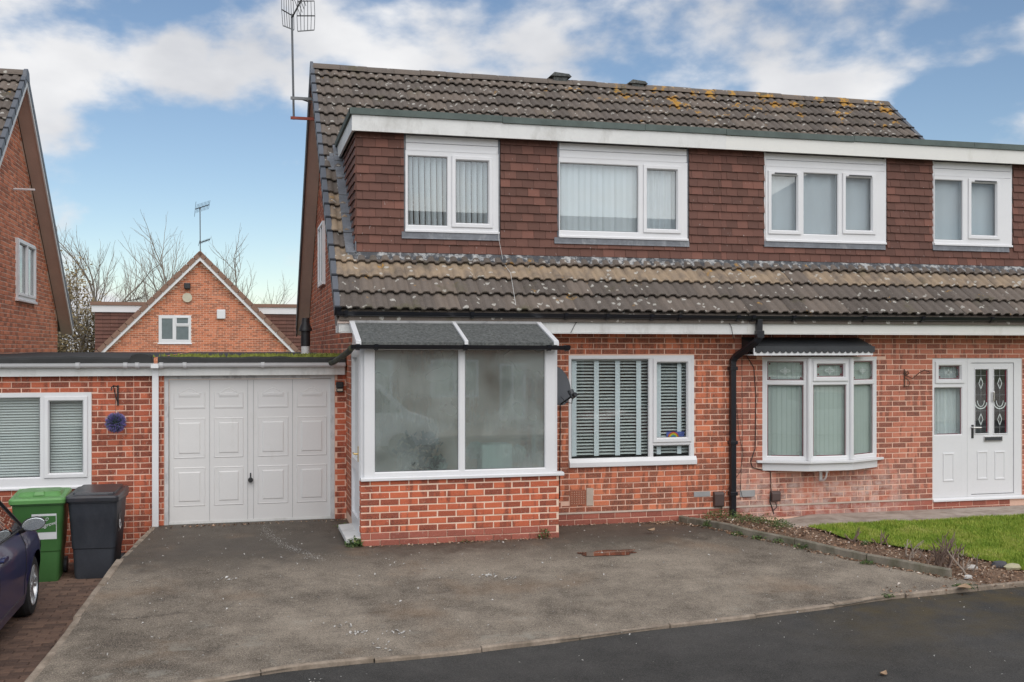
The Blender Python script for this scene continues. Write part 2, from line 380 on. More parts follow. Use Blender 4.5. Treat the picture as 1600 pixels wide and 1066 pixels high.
MORTP = plain('buff mortar', (.84, .62, .48), .95, .1, 8, 90, bmp=.5)
MORTF = plain('pale mortar', (.72, .50, .38), .95, .1)
GLASS = m_glass(); GLASSD = m_glass('dormer glass', (.86, .89, .90), 1.5, .01); MIST = m_misted()
TAR = m_tarmac('drive tarmac', (.105, .086, .067), (.335, .282, .222)); ROAD = m_tarmac('road asphalt', (.042, .040, .037), (.080, .075, .069), False, .8)
CONC = plain('kerb concrete', (.24, .21, .165), .95, .3, 7, 60, bmp=.8, dirt=(.085, .085, .045), dscale=4, dlo=.44)
EDGE = plain('drive edging', (.34, .275, .215), .95, .35, 9, 60, bmp=.8, dirt=(.16, .125, .09), dscale=4, dlo=.42)
PATH = plain('concrete path', (.40, .34, .29), .92, .25, 3, 50, bmp=.6, dirt=(.20, .15, .115), dscale=3.5, dlo=.45)
SOIL = plain('bed soil', (.17, .105, .068), .98, .4, 9, 70, bmp=1, dirt=(.30, .21, .14), dscale=7, dlo=.48)
TURF = plain('turf', (.16, .24, .03), .95, .3, 3, 60)
CHROME = plain('chrome', (.7, .7, .7), .18, .02, metal=1); BRASS = plain('brass', (.55, .40, .18), .35, .1, metal=1)
IRON = plain('black iron', (.02, .02, .022), .5, .3); RUSTY = plain('rusty iron', (.09, .045, .03), .7, .4, 20, 80)
STEEL = plain('galvanised steel', (.15, .155, .16), .45, .15, metal=.6); REDOX = plain('red oxide steel', (.30, .07, .045), .7, .2)
BLIND = plain('white blind', (.78, .79, .79), .55, .03); TAPE = plain('blue grey blind tape', (.84, .87, .93), .8, .04)
BLINDV = plain('pale vertical blind', (.86, .87, .87), .7, .04); NET = plain('net curtain', (.74, .76, .78), .9, .06, 2, 60)
ROOM = plain('room wall', (.70, .70, .68), .9, .04); DARK = plain('dark interior', (.03, .03, .03), .9, .1)
GREYV = plain('grey cement', (.34, .34, .34), .9, .15); TERRA = plain('terracotta', (.36, .13, .075), .85, .2)
BROWNB = plain('brown plastic box', (.085, .055, .05), .5, .15); CEM = plain('cement render', (.50, .41, .34), .95, .15, 6, 70)
# ------------------------------------------------------------------ pieces that repeat
def brick_meshes(mat, n=26, seed=1, depth=.006):
    rr = random.Random(seed); out = []
    for k in range(n):
        m = MB(); m.cur = (k + .5) / n
        ch = .0045; j = lambda: rr.uniform(-.0016, .0016)
        b = [(-.1075 + j(), 0.02, j()), (.1075 + j(), 0.02, j()), (.1075 + j(), 0.02, .065 + j()), (-.1075 + j(), 0.02, .065 + j())]
        dd = rr.uniform(-.002, .0025)
        mid = [(x, -depth + ch + dd, z) for x, _, z in b]
        fr = [(x - math.copysign(ch, x) + j() * .5, -depth + dd, z + (ch if z < .03 else -ch)) for x, _, z in b]
        m.loft([b, mid, fr], True, False); m.face(*range(8, 12))
        me = m.mesh('brick', False); me.materials.append(mat); out.append(me)
    return out
class Bricks:
    """collects every brick of one thing; the nearest become parts, the rest one joined part"""
    def __init__(s, mat, seed=1): s.mat = mat; s.me = brick_meshes(mat, 26, seed); s.items = []; s.rr = random.Random(seed)
    def wall(s, part, fr, s0, s1, t0, t1, holes=(), ok=None, off=0.0, far=False, course=.075, proud=0.0, unit=.225, jt=.012):
        n = int((t1 - t0) / course + .999)
        for k in range(n):
            za = t0 + k * course; zb = min(za + course - jt, t1)
            if zb - za < .012: continue
            iv = []
            x = s0 - unit + ((k % 2) * unit / 2 + off) % unit
            while x < s1:
                a, b = max(x, s0), min(x + unit - jt, s1); x += unit
                if b - a > .025: iv.append((a, b, za, zb))
            for h in holes:
                nv = []
                for a, b, c, d in iv:
                    if h[1] <= a or h[0] >= b or h[3] <= c + .004 or h[2] >= d - .004: nv.append((a, b, c, d)); continue
                    if h[2] > c + .012 or h[3] < d - .012:
                        if h[2] > c + .012: nv.append((a, b, c, h[2] - .004))
                        if h[3] < d - .012: nv.append((a, b, h[3] + .004, d))
                        if a < h[0] - .03 : pass
                        continue
                    if h[0] - a > .028: nv.append((a, h[0] - .004, c, d))
                    if b - h[1] > .028: nv.append((h[1] + .004, b, c, d))
                iv = nv
            for a, b, c, d in iv:
                if d - c < .012: continue
                if ok and not (ok(a, c) and ok(b, d) and ok(a, d) and ok(b, c)): continue
                s.items.append((part, fr, a, b, c, d, far, proud))
    def finish(s, thing_, limit=300):
        c = Vector(camo.location)
        its = sorted(s.items, key=lambda i: (i[6], (i[1]((i[2] + i[3]) / 2, 0, i[4]) - c).length))
        m = MB(); used = 0
        for i, (part, fr, a, b, z0, z1, far, proud) in enumerate(its):
            me = s.rr.choice(s.me); j = s.rr.uniform(-.0015, .0015)
            loc = fr((a + b) / 2, proud + j, z0); rot = s.rr.uniform(-.004, .004)
            sc = ((b - a) / .215, 1, (z1 - z0) / .065)
            if not far and used < limit:
                used += 1; inst(me, 'brick', part, loc, (0, rot, fr.a), sc)
            else:
                M = Matrix.LocRotScale(loc, Matrix.Rotation(fr.a, 3, 'Z'), Vector(sc)); n = len(m.v)
                m.v += [M @ q.co for q in me.vertices]; rv = me.attributes['rnd'].data[0].value
                for p in me.polygons: m.f.append(tuple(k + n for k in p.vertices)); m.r.append(rv)
        if m.v: tag(m.build('brickwork', s.mat, thing_, recalc=False), kind='stuff')
def rooftile_meshes(mat, n=14, base=0.0, seed=3):
    rr = random.Random(seed); out = []
    prof = [(0, .0), (.010, .003), (.026, .026), (.060, .031), (.096, .027), (.112, .004), (.130, 0), (.150, 0), (.160, .003), (.176, .026), (.210, .031), (.246, .027), (.262, .004), (.280, 0), (.300, 0)]
    for k in range(n):
        m = MB(); m.cur = base + (k + .5) / n
        lift = .052 + rr.uniform(-.004, .005); tw = rr.uniform(-.003, .003)
        top = [[(x, y, z + lift * (1 - y / .385) + tw * x / .3) for x, z in prof] for y in (0.0, .385)]
        lo = [(x, .001, z + lift - .020) for x, z in prof]; bk = [(x, .20, z + lift * .5 - .018) for x, z in prof]
        m.loft([bk, lo] + top, False, False)
        me = m.mesh('roof_tile', 50, recalc=False); me.materials.append(mat); out.append(me)
    return out
def hung_meshes(mat, n=16, seed=5):
    rr = random.Random(seed); out = []
    for k in range(n):
        m = MB(); m.cur = (k + .5) / n
        w = .0800; t = rr.uniform(-.0025, .0025)
        lo = [(-w, -.016, -.001 + t), (w, -.016, .001 - t), (w, -.040 + t, .0 - t), (-w, -.040 - t, .0 + t)]
        hi = [(-w, .0, .165), (w, .0, .165), (w, -.012, .165), (-w, -.012, .165)]
        m.loft([lo, hi]); me = m.mesh('hung_tile'); me.materials.append(mat); out.append(me)
    return out
RT = rooftile_meshes(ROOFT); RTT = rooftile_meshes(ROOFT, 10, 1.01, 4); HT = hung_meshes(HUNG)

# windows ----------------------------------------------------------
def window(parent, fr, outer, lights, mat=UPVC, glass=GLASS, d0=-.06, d1=.0, sill=None, name='window', handle=False, room=True):
    """outer (s0,s1,t0,t1); lights: (s0,s1,t0,t1,opening) glass rectangles. Frame, sashes, panes are sub-parts."""
    s0, s1, t0, t1 = outer
    root = MB(fr); op = []
    for l in lights:
        w = .052 if l[4] else .014
        op.append((l[0] - w, l[1] + w, l[2] - w, l[3] + w))
    root.plate(s0, s1, t0, t1, d0, d1, [o for o in op])
    ob = root.build(name, mat, parent)
    for l, o in zip(lights, op):
        m = MB(fr)
        if l[4]:
            e = .010; pr = [(-e, d1 + .002), (-e, d1 + .016), (-e + .006, d1 + .020), (.034, d1 + .020), (.040, d1 + .014), (.052, d1 - .012), (.052, d1 - .04)]
            m.ring(o[0], o[1], o[2], o[3], pr).build('sash', mat, ob)
        else:
            pr = [(0, d1), (.004, d1 - .002), (.014, d1 - .016), (.014, d1 - .04)]
            m.ring(o[0], o[1], o[2], o[3], pr).build('glazing_bead', mat, ob)
        g = MB(fr); g.box(l[0] - .004, l[1] + .004, d1 - .034, d1 - .028, l[2] - .004, l[3] + .004).build('pane', glass, ob)
        k = MB(fr); gs = .006
        k.ring(l[0] - .001, l[1] + .001, l[2] - .001, l[3] + .001, [(0, d1 - .026), (gs, d1 - .026), (gs, d1 - .028)]).build('gasket', GREYP, ob)
    if sill:
        m = MB(fr); a, b, za, zb, pr = sill
        m.prism([(-.04, za), (pr, za), (pr + .002, za + (zb - za) * .55), (d1 + .004, zb), (-.04, zb)], a, b, 'x').build('sill', mat, ob, bevel=.003)
    return ob
def room_box(parent, x0, x1, y0, y1, z0, z1, mat=ROOM):
    m = MB()
    m.quad((x0, y1, z0), (x1, y1, z0), (x1, y1, z1), (x0, y1, z1))
    m.quad((x0, y0, z0), (x0, y1, z0), (x0, y1, z1), (x0, y0, z1)); m.quad((x1, y0, z0), (x1, y1, z0), (x1, y1, z1), (x1, y0, z1))
    m.quad((x0, y0, z0), (x1, y0, z0), (x1, y1, z0), (x0, y1, z0)); m.quad((x0, y0, z1), (x1, y0, z1), (x1, y1, z1), (x0, y1, z1))
    return m.build('room', mat, parent, recalc=False)
def venetian(label, fr, s0, s1, t0, t1, pitch, d, tapes=(), w=.046, tilt=8):
    o = thing('venetian_blind', label, 'blind', fr((s0 + s1) / 2, d, t0))
    MB(fr).box(s0, s1, d - .05, d, t1 - .05, t1).build('head_rail', BLIND, o)
    sm = MB(); L_ = s1 - s0; c, s_ = math.cos(rad(tilt)) * w / 2, math.sin(rad(tilt)) * w / 2
    sm.loft([[(-L_ / 2, -c, -s_), (L_ / 2, -c, -s_), (L_ / 2, 0, .003), (-L_ / 2, 0, .003)][:2] + [(L_ / 2, c, s_), (-L_ / 2, c, s_)],
             [(-L_ / 2, -c, -s_ + .003), (L_ / 2, -c, -s_ + .003), (L_ / 2, c, s_ + .003), (-L_ / 2, c, s_ + .003)]])
    me = sm.mesh('slat'); me.materials.append(BLIND); z = t1 - .075
    while z > t0 + .01:
        inst(me, 'slat', o, fr((s0 + s1) / 2, d - .025, z), (0, 0, fr.a)); z -= pitch
    for a, b in tapes: MB(fr).box(a, b, d + .003, d + .005, t0, t1 - .04).build('tape', TAPE, o)
    return o
def vertical(label, fr, s0, s1, t0, t1, n, d, ang=50, width=.089, mat=BLINDV, drift=0.0):
    o = thing('vertical_blind', label, 'blind', fr((s0 + s1) / 2, d, t0))
    MB(fr).box(s0, s1, d - .04, d, t1 - .03, t1).build('head_rail', BLIND, o)
    rr = random.Random(label)
    for k in range(n):
        x = s0 + (k + .5) * (s1 - s0) / n; a = rad(ang + rr.uniform(-6, 6)); dx = math.cos(a) * width / 2; dy = math.sin(a) * width / 2
        sw = drift * (1 - k / n)
        m = MB(fr)
        rings = []
        for t, u in ((t0, sw), (t1 - .03, 0)):
            rings.append([(x - dx + u, d - .02 - dy, t), (x + u, d - .014, t), (x + dx + u, d - .02 + dy, t), (x + u, d - .018, t)])
        m.loft(rings).build('vane', mat, o)
    return o
def curtain(label, fr, s0, s1, t0, t1, d, folds=8, amp=.02, mat=NET):
    m = MB(fr); n = folds * 6; top = []; bot = []
    rr = random.Random(label); ph = rr.random() * 6
    for k in range(n + 1):
        x = s0 + (s1 - s0) * k / n; y = d + amp * math.sin(k / 6 * 2 * math.pi + ph + .6 * math.sin(k * .37))
        top.append((x, y * .6 + d * .4, t1)); bot.append((x, y, t0))
    m.loft([bot, top], False, False)
    return tag(m.build('curtain', mat, None, smooth=60, recalc=False), label, 'curtain')
def gutter(parent, p0, p1, mat, r=.055, name='gutter', clips=()):
    """half-round gutter between two points (world), with brackets"""
    p0, p1 = Vector(p0), Vector(p1); m = MB(); dv = (p1 - p0).normalized(); out = Vector((dv.y, -dv.x, 0))
    prof = [(r * math.cos(rad(a)), r * math.sin(rad(a))) for a in range(180, 361, 20)]
    prof = prof + [(r + .006, .008), (-r - .004, .008)]
    m.loft([[tuple(p + out * u + Vector((0, 0, w))) for u, w in prof] for p in (p0, p1)])
    g = m.build(name, mat, parent, smooth=30)
    for c in clips:
        q = p0.lerp(p1, c); k = MB(); rr = r + .012
        pr = [(rr * math.cos(rad(a)), rr * math.sin(rad(a))) for a in range(180, 361, 20)] + [(rr + .004, .016), (-rr, .016)]
        k.loft([[tuple(q + dv * s + out * u + Vector((0, 0, w))) for u, w in pr] for s in (-.022, .022)]).build('gutter_bracket', mat, g)
    return g

# ------------------------------------------------------------------ the pair of houses
XA, XP, XB = 1.33, 6.56, 11.85          # gable, party line, far gable
VX0, VX1 = 1.10, 12.05                  # verges
YE, ZE, YR, ZR = -.42, 2.74, 4.67, 7.0  # eaves and ridge of the tile plane
PIT = math.atan2(ZR - ZE, YR - YE); GA = math.hypot(ZR - ZE, YR - YE) / 20
def zroof(Y): return ZE + (Y - YE) * math.tan(PIT) if Y < YR else ZR - (Y - YR) * math.tan(PIT)
def yroof(z): return YE + (z - ZE) / math.tan(PIT)
YD, XDC, ZD0, ZD1, ZFT = .46, 1.42, 3.44, 5.11, 5.31
FA = front(0.0); FD = front(YD); FG = Fr((XA, 0, 0), -math.pi / 2)

houseA = thing('semi_detached_house', 'left half of the brick pair, with the misted porch, black downpipe and grey verge', 'house', (XA, 0, 0))
houseB = thing('semi_detached_house', 'right half of the brick pair, with the bay window and white front door', 'house', (XP, 0, 0))
# front openings
LW = rectY(888.5, 1084, 555.5, 718, 0)
LWs = rectY(888.5, 1087, 718, 730.5, 0)
DRS = rectY(1457, 1597, 560, 784, 0)
AIR = rectY(890.5, 915.5, 766, 790, 0)
GV1 = rectY(1084, 1109, 768.5, 776.5, 0); GV2 = rectY(1156, 1179, 766.5, 776.5, 0)
bay0 = WY(1190.5, 560, 0); bay3 = WY(1370, 560, 0); BP = .25
bay1 = WY(1264, 560, -BP); bay2 = WY(1330, 560, -BP)
bz1 = bay0.z; bz0 = WY(1190.5, 719, 0).z
BAYH = (bay0.x + .01, bay3.x - .01, bz0 - .12, bz1 + .02)

# ---- left house walls
wallA = MB(FA).plate(XA, XP, -.2, 2.56, -.11, 0, [(LW[0], LW[1], LWs[2], LW[3])]).build('front_wall', MORT, houseA)
bkA = Bricks(BRICK, 11)
ventA = [AIR, (GV1[0], GV1[1], GV1[2], GV1[3])]
bkA.wall(wallA, FA, 3.5, XP, .117, 2.56, [(LW[0], LW[1], LWs[2], LW[3])] + ventA)
plA = MB(FA).plate(XA, XP, -.2, .098, 0, .02, []).build('plinth', MORT, houseA)
bkPA = brick_meshes(PLINTH, 10, 31)
def plinth(part, x0, x1, zs=(-.055, .025), pr=.02, unit=.225):
    for k, z in enumerate(zs):
        x = x0 + (k % 2) * unit / 2 - unit / 2
        while x < x1:
            a, b = max(x, x0), min(x + unit - .008, x1); x += unit
            if b - a > .03: inst(R.choice(bkPA), 'brick', part, ((a + b) / 2, -pr, z), (0, R.uniform(-.003, .003), 0), ((b - a) / .215, 1, .070 / .065))
plinth(plA, 3.68, XP)
MB(FA).prism([(.0, .099), (.034, .099), (.030, .110), (.0, .120)], 3.6, XP, 'x').build('plinth_ledge', CEM, houseA)
# gable wall (bricks too small to pick apart: joined)
GW = []
ga, gb = WX(501.5, 362, XA), WX(509, 362, XA)
gz0 = WX(509, 444, XA).z; gz1 = WX(509, 345, XA).z
GWH = (-ga.y, -gb.y, gz0, gz1)
gm = MB(FG)
poly = [(-9.3, -.2), (-.0, -.2), (-.0, 2.56), (-.25, zroof(.25) - .14), (-YR, ZR - .16), (-9.3, zroof(9.3) - .14)]
gm.prism(poly, -.11, 0, 'y'); gm.build('gable_wall', MORTF, houseA)
def okA(s, t): return t < zroof(-s) - .13 and (t > 2.15 or -s < 1.15) and -s > -.0
bkA.wall(houseA, FG, -9.3, -.005, .117, 7, [GWH], okA, far=True)
bkA.finish(houseA)
window(houseA, FG, GWH, [(GWH[0] + .06, (GWH[0] + GWH[1]) / 2 - .03, GWH[2] + .07, GWH[3] - .06, False), ((GWH[0] + GWH[1]) / 2 + .03, GWH[1] - .06, GWH[2] + .07, GWH[3] - .06, False)], d0=.005, d1=.06, name='gable_window')
MB(FG).box(GWH[0] + .02, GWH[1] - .02, .003, .0045, GWH[2] + .02, GWH[3] - .02).build('window_backing', plain('gable backing', (.28, .31, .33), .8), houseA)  # added grey backing panel, covers the solid wall behind the panes
room_box(houseA, XA + .12, XP - .1, .115, 4.2, 0.0, 2.5)
# air brick and cement blanks
ab = MB(FA)
gx = [AIR[0] + .012 + k * (AIR[1] - AIR[0] - .024) / 6 for k in range(7)]; gz = [AIR[2] + .012 + k * (AIR[3] - AIR[2] - .024) / 6 for k in range(7)]
hol = [(gx[i] + .006, gx[i + 1] - .006, gz[j] + .006, gz[j + 1] - .006) for i in range(6) for j in range(6)]
ab.plate(AIR[0], AIR[1], AIR[2], AIR[3], .0, .014, hol).build('air_brick', TERRA, houseA)
MB(FA).plate(AIR[1] + .006, AIR[1] + .10, AIR[2] - .01, AIR[3] + .02, .0, .009, []).build('cement_patch', CEM, houseA)
MB(FA).plate(*GV1[:2], GV1[2], GV1[3], .0, .011, []).build('cement_vent', GREYV, houseA)

# ---- right house walls
wallB = MB(FA).plate(XP + .002, XB, -.2, 2.56, -.11, 0, [DRS, BAYH]).build('front_wall', MORT, houseB)
bkB = Bricks(BRICKR, 12)
bkB.wall(wallB, FA, XP, XB, .117, 2.56, [(DRS[0], DRS[1], -.5, DRS[3]), BAYH, GV2], None, off=.0)
plB = MB(FA).plate(XP + .002, DRS[0], -.2, .098, 0, .02, []).build('plinth', MORT, houseB)
plinth(plB, XP, DRS[0] - .02)
MB(FA).prism([(.0, .099), (.034, .099), (.030, .110), (.0, .120)], XP + .002, DRS[0] - .02, 'x').build('plinth_ledge', CEM, houseB)
pdo = MB(FA).plate(DRS[0], XB, -.2, DRS[2] - .004, -.1, .004, []).build('door_plinth', MORT, houseB)
plinth(pdo, DRS[0] + .005, 11.0, (DRS[2] - .16, DRS[2] - .08), .004)
bkB.finish(houseB)
MB(FA).plate(*GV2[:2], GV2[2], GV2[3], .0, .011, []).build('cement_vent', GREYV, houseB)
gm = MB(Fr((XB, 0, 0), math.pi / 2)); gm.prism([(0, -.2), (9.3, -.2), (9.3, zroof(9.3) - .14), (YR, ZR - .16), (.25, zroof(.25) - .14), (0, 2.56)], -.11, 0, 'y'); gm.build('gable_wall', BRICKF, houseB)
room_box(houseB, XP + .05, XB - .15, .115, 4.2, 0.0, 2.5)

# ---- roofs
def roof(house, x0, x1, verge_left, verge_right):
    t = MB()
    for ya, za, yb, zb in ((YE, ZE, YR, ZR), (9.76, zroof(9.76), YR, ZR)):
        t.prism([(ya, za - .015), (yb, zb - .015), (yb, zb - .11), (ya, za - .11)], x0 + .01, x1 - .01, 'x')
    rf = t.build('roof', ROOFT, house)
    ncol = int(round((x1 - x0) / .3)); cw = (x1 - x0) / ncol
    for k in range(20):
        yk = YE + k * GA * math.cos(PIT); zk = ZE + k * GA * math.sin(PIT)
        for j in range(ncol):
            xa = x0 + j * cw; yc = yk + .17 * math.cos(PIT)
            if xa + cw * .5 > XDC + .12 and .52 < yc < 2.5: continue
            tan = (k == 2 and R.random() < .9) or (xa + cw * .5 < XDC + .12 and 2 < k < 9 and R.random() < .5)
            inst(R.choice(RTT if tan else RT), 'roof_tile', rf, (xa, yk, zk + R.uniform(-.003, .003)), (PIT, R.uniform(-.006, .006), R.uniform(-.004, .004)), (cw / .3, GA / .333, 1))
    # ridge tiles
    prof = [(.125 * math.cos(rad(a)) * 1.15, .115 * math.sin(rad(a))) for a in range(180, -1, -22)]
    rm = MB(); rm.loft([[(x, u, w - .03) for u, w in prof] for x in (0, .445)], False, False)
    rm.loft([[(x, u * .9, w * .9 - .03) for u, w in prof] for x in (0, .445)], False, False)
    rms = []
    for q in range(3):
        rm.r = [(.2, .5, .8)[q]] * len(rm.f); me = rm.mesh('ridge_tile', 60, recalc=False); me.materials.append(ROOFT); rms.append(me)
    nr = int(round((x1 - x0) / .45)); rw = (x1 - x0) / nr
    for j in range(nr): inst(R.choice(rms), 'ridge_tile', rf, (x0 + j * rw, YR, ZR + .005 + R.uniform(-.006, .006)), (0, R.uniform(-.006, .006), 0), (rw / .45, 1, 1))
    return rf
XS = VX0 + 18 * .3035
roofA = roof(houseA, VX0, XS, True, False); roofB = roof(houseB, XS, VX1, False, True)
# stray flues on the ridge
for px, w, h, hs in ((873, .125, .14, roofA), (993, .11, .06, roofA)):
    p = WY(px, 140, YR); m = MB()
    m.box(p.x - w, p.x + w, YR - .12, YR + .12, ZR + .02, ZR + .04 + h * .5)
    m.prism([(p.x - w - .07, ZR + .045 + h * .5), (p.x + w + .07, ZR + .045 + h * .5), (p.x + w + .02, ZR + .09 + h * .5), (p.x - w, ZR + .11 + h * .5)], YR - .16, YR + .16, 'y')
    m.build('ridge_flue', FELT, hs)
# verge units, bargeboards and soffits on a gable
def verge(house, X, sgn, Ys=YE, soff=SOFFIT, yend=None, y0=YE, zf=zroof, yr=YR, n=20, barge=None, clipmat=VERGE):
    cp, sp = math.cos(PIT), math.sin(PIT)
    m = MB(); m.box(-.035, .035, 0, GA - .012, -.06, .058); me = m.mesh('verge_unit'); me.materials.append(clipmat)
    m = MB(); m.box(-.040, .040, -.020, .012, -.065, .066); me2 = m.mesh('verge_joint'); me2.materials.append(VERGED)
    for k in range(n):
        y = y0 + k * GA * cp; z = zf(y)
        inst(me, 'verge_unit', house, (X, y, z + .01), (PIT + .045 - .06, 0, 0)); inst(me2, 'verge_joint', house, (X, y, z + .012), (PIT, 0, 0))
        yb = 2 * yr - y
        inst(me, 'verge_unit', house, (X, yb - GA * cp, zf(yb - GA * cp) - .0), (-PIT, 0, 0))
    inw = .225 * sgn
    for part, mat_, (xa, xb), (ta, tb) in (('soffit', soff, (X, X + inw), (-.16, -.135)), ('bargeboard', barge or soff, (X - .028 * sgn, X - .004 * sgn), (-.19, -.062))):
        m = MB()
        for yA, yB in ((y0 + .02, yr), (2 * yr - y0, yr)):
            m.prism([(yA, zf(yA) + ta), (yB, zf(yB) + ta), (yB, zf(yB) + tb), (yA, zf(yA) + tb)], min(xa, xb), max(xa, xb), 'x')
        m.build(part, mat_, house)
verge(houseA, VX0 - .005, 1, barge=plain('dark bargeboard', (.10, .085, .08), .6, .15))
verge(houseB, VX1 + .005, -1)
m = MB(); m.prism([(YR - .17, ZR - .10), (YR + .17, ZR - .10), (YR + .12, ZR + .06), (YR, ZR + .125), (YR - .12, ZR + .06)], VX0 - .035, VX0 + .012, 'x'); m.build('ridge_end_cap', VERGE, houseA)
# eaves: fascia, soffit, gutter
for hs, x0, x1, mt in ((houseA, VX0 + .03, XP, UPVCD), (houseB, XP + .002, VX1, CREAM)):
    MB().box(x0, x1, YE + .045, YE + .065, 2.50, 2.715).build('fascia', mt, hs)
    MB().box(x0, x1, YE + .066, -.002, 2.485, 2.497).build('soffit', mt, hs)
    MB().box(x0, x1, YE + .036, YE + .050, 2.483, 2.498).build('fascia_lip', mt, hs)
MB().prism([(YE + .045, 2.485), (.10, 2.485), (.10, 2.62), (-.1, 2.72), (YE + .045, 2.72)], VX0 + .012, VX0 + .029, 'x').build('eaves_box_end', UPVCD, houseA)
GY = YE - .015; gz_ = 2.735
gutter(houseA, (VX0 - .02, GY, gz_), (XP + .1, GY, gz_ - .015), BLACKP, .052, clips=(.02, .30, .52, .62, .73, .80, .95, .99))
gutter(houseB, (XP + .103, GY, gz_ - .015), (VX1, GY, gz_ - .005), BLACKP, .052, clips=(.10, .3, .47, .68, .8, .9))
# downpipe with swan neck: square section
def sqpipe(pts, w):
    m = MB(); h = w / 2; rings = []
    pts = [Vector(p) for p in pts]
    for i, p in enumerate(pts):
        d0 = (p - pts[i - 1]).normalized() if i else (pts[1] - p).normalized(); d1 = (pts[i + 1] - p).normalized() if i < len(pts) - 1 else d0
        d = (d0 + d1).normalized(); k = 1 / max(.4, d.dot(d1)); up = Vector((0, 1, 0)); u = d.cross(up).normalized(); v = u.cross(d).normalized()
        # keep the section square in the wall plane
        rings.append([p + u * (a * h * k) + v * (b * h) for a, b in ((-1, -1), (1, -1), (1, 1), (-1, 1))])
    return m.loft(rings)
dp = WY(1145, 700, -.06).x; dt = WY(1186, 500, GY).x; dz = WY(1145, 562, -.06).z; dz2 = WY(1186, 531, -.2).z
DPIPE = sqpipe([(dt, GY, 2.69), (dt, GY, dz2 + .02), (dt - .03, GY + .02, dz2 - .03), (dp + .03, -.085, dz + .04), (dp, -.06, dz - .02), (dp, -.06, -.06)], .076).build('downpipe', BLACKP, houseA, bevel=.008)
for z in (dz - .12, 1.0, .3): MB().box(dp - .054, dp + .054, -.11, -.0, z - .025, z + .025).build('pipe_clip', BLACKP, DPIPE, bevel=.004)
MB().box(dt - .052, dt + .052, GY - .054, GY + .03, dz2 + .02, dz2 + .12).build('pipe_socket', BLACKP, DPIPE, bevel=.005)
# cables hanging on the wall
def cable(parent, pix, Y=-.012, r=.004, name='cable', mat=IRON):
    pts = [WY(x, y, Y) for x, y in pix]; q = []
    for i in range(len(pts) - 1):
        for k in range(4): q.append(pts[i].lerp(pts[i + 1], k / 4))
    q.append(pts[-1]); return MB().tube(q, r, 5).build(name, mat, parent, smooth=60)
cable(houseA, [(1137, 500), (1143, 512), (1146, 530)], YE + .03)
cable(houseA, [(903, 500), (898, 508), (892, 520)], YE + .03)
cable(houseB, [(1159, 548), (1159.5, 600), (1160, 690), (1157, 765), (1160, 777), (1175, 777)], -.013, .003)
cable(houseB, [(1151, 632), (1155, 680), (1161, 705), (1158, 735), (1132, 772)], -.02, .003)
cable(houseB, [(1164, 552), (1178, 575), (1181, 620), (1180, 700), (1173, 722), (1176, 731), (1190, 734), (1204, 737), (1205, 770)], -.014, .006)
cable(houseB, [(1204, 770), (1203, 785), (1207, 795), (1209, 803)], -.03, .008); cable(houseB, [(1212, 785), (1214, 792), (1209, 797)], -.03, .006)
cable(houseA, [(875.5, 632), (875.5, 680), (874.5, 740), (874.5, 780)], -.013, .006)
# small utility boxes
for hs, q, mt in ((houseA, (1116.5, 1131.5, 769, 792.5), BROWNB), (houseB, (1206, 1219.5, 768, 784), BROWNB)):
    r_ = rectY(*q, -.06)
    ub = MB(); ub.prism([(0, r_[2]), (-.065, r_[2]), (-.075, r_[2] + .02), (-.075, r_[3] - .03), (-.05, r_[3]), (0, r_[3])], r_[0], r_[1], 'x')
    tag(ub.build('utility_box', mt, None, bevel=.006), ('brown plastic service box on the wall left of the downpipe' if hs is houseA else 'small dark service box with cables below the bay window'), 'service box')
MB().tube([WY(1127, 792, -.05), WY(1127, 806, -.05)], .006, 5).build('cable', IRON, houseA)

# ---- dormer
def lights(px, Y): return [rectY(a, b, c, d, Y) + (o,) for a, b, c, d, o in px]
WIN = [  # outer frame, board above, glass lights, lead sill (pixels)
    (houseA, (633, 778, 235, 362), (633.5, 776, 207, 236), [(638, 698.5, 243.5, 351, False), (713, 762.5, 251, 348, True)], (627, 780, 361.5, 373)),
    (houseA, (872.5, 1072.5, 246, 371), (873.5, 1068, 219, 248), [(875.5, 997, 254.5, 359.5, False), (1011.5, 1057, 265, 357, True)], (865, 1075, 369.5, 381)),
    (houseB, (1195, 1381.5, 260, 377), (1198, 1372, 236, 262), [(1206, 1245, 274, 359, True), (1256.5, 1309, 270.5, 365.5, False), (1322, 1361.5, 277.5, 359, True)], (1192, 1381, 376, 386)),
    (houseB, (1457.5, 1578, 274.5, 383), (1460, 1567, 250, 276), [(1461.5, 1504, 281, 374, False), (1518, 1556, 286, 367, True)], (1455, 1574, 382, 391.5))]
dhA, dhB = [], []
for hs, o, b, ls, ld in WIN:
    O = rectY(*o, YD); Ld = rectY(*ld, YD)
    (dhA if hs is houseA else dhB).append((O[0] - .02, O[1] + .03, Ld[2] + .045, ZD1 + .1))
dormA = MB(FD).plate(XDC + .002, XP, ZD0 - .1, ZD1 + .05, -.1, 0, [(h[0] + .03, h[1] - .04, h[2] + .09, h[3]) for h in dhA]).build('dormer', DARK, houseA)
dormB = MB(FD).plate(XP + .002, XB - .1, ZD0 - .1, ZD1 + .05, -.1, 0, [(h[0] + .03, h[1] - .04, h[2] + .09, h[3]) for h in dhB]).build('dormer', DARK, houseB)
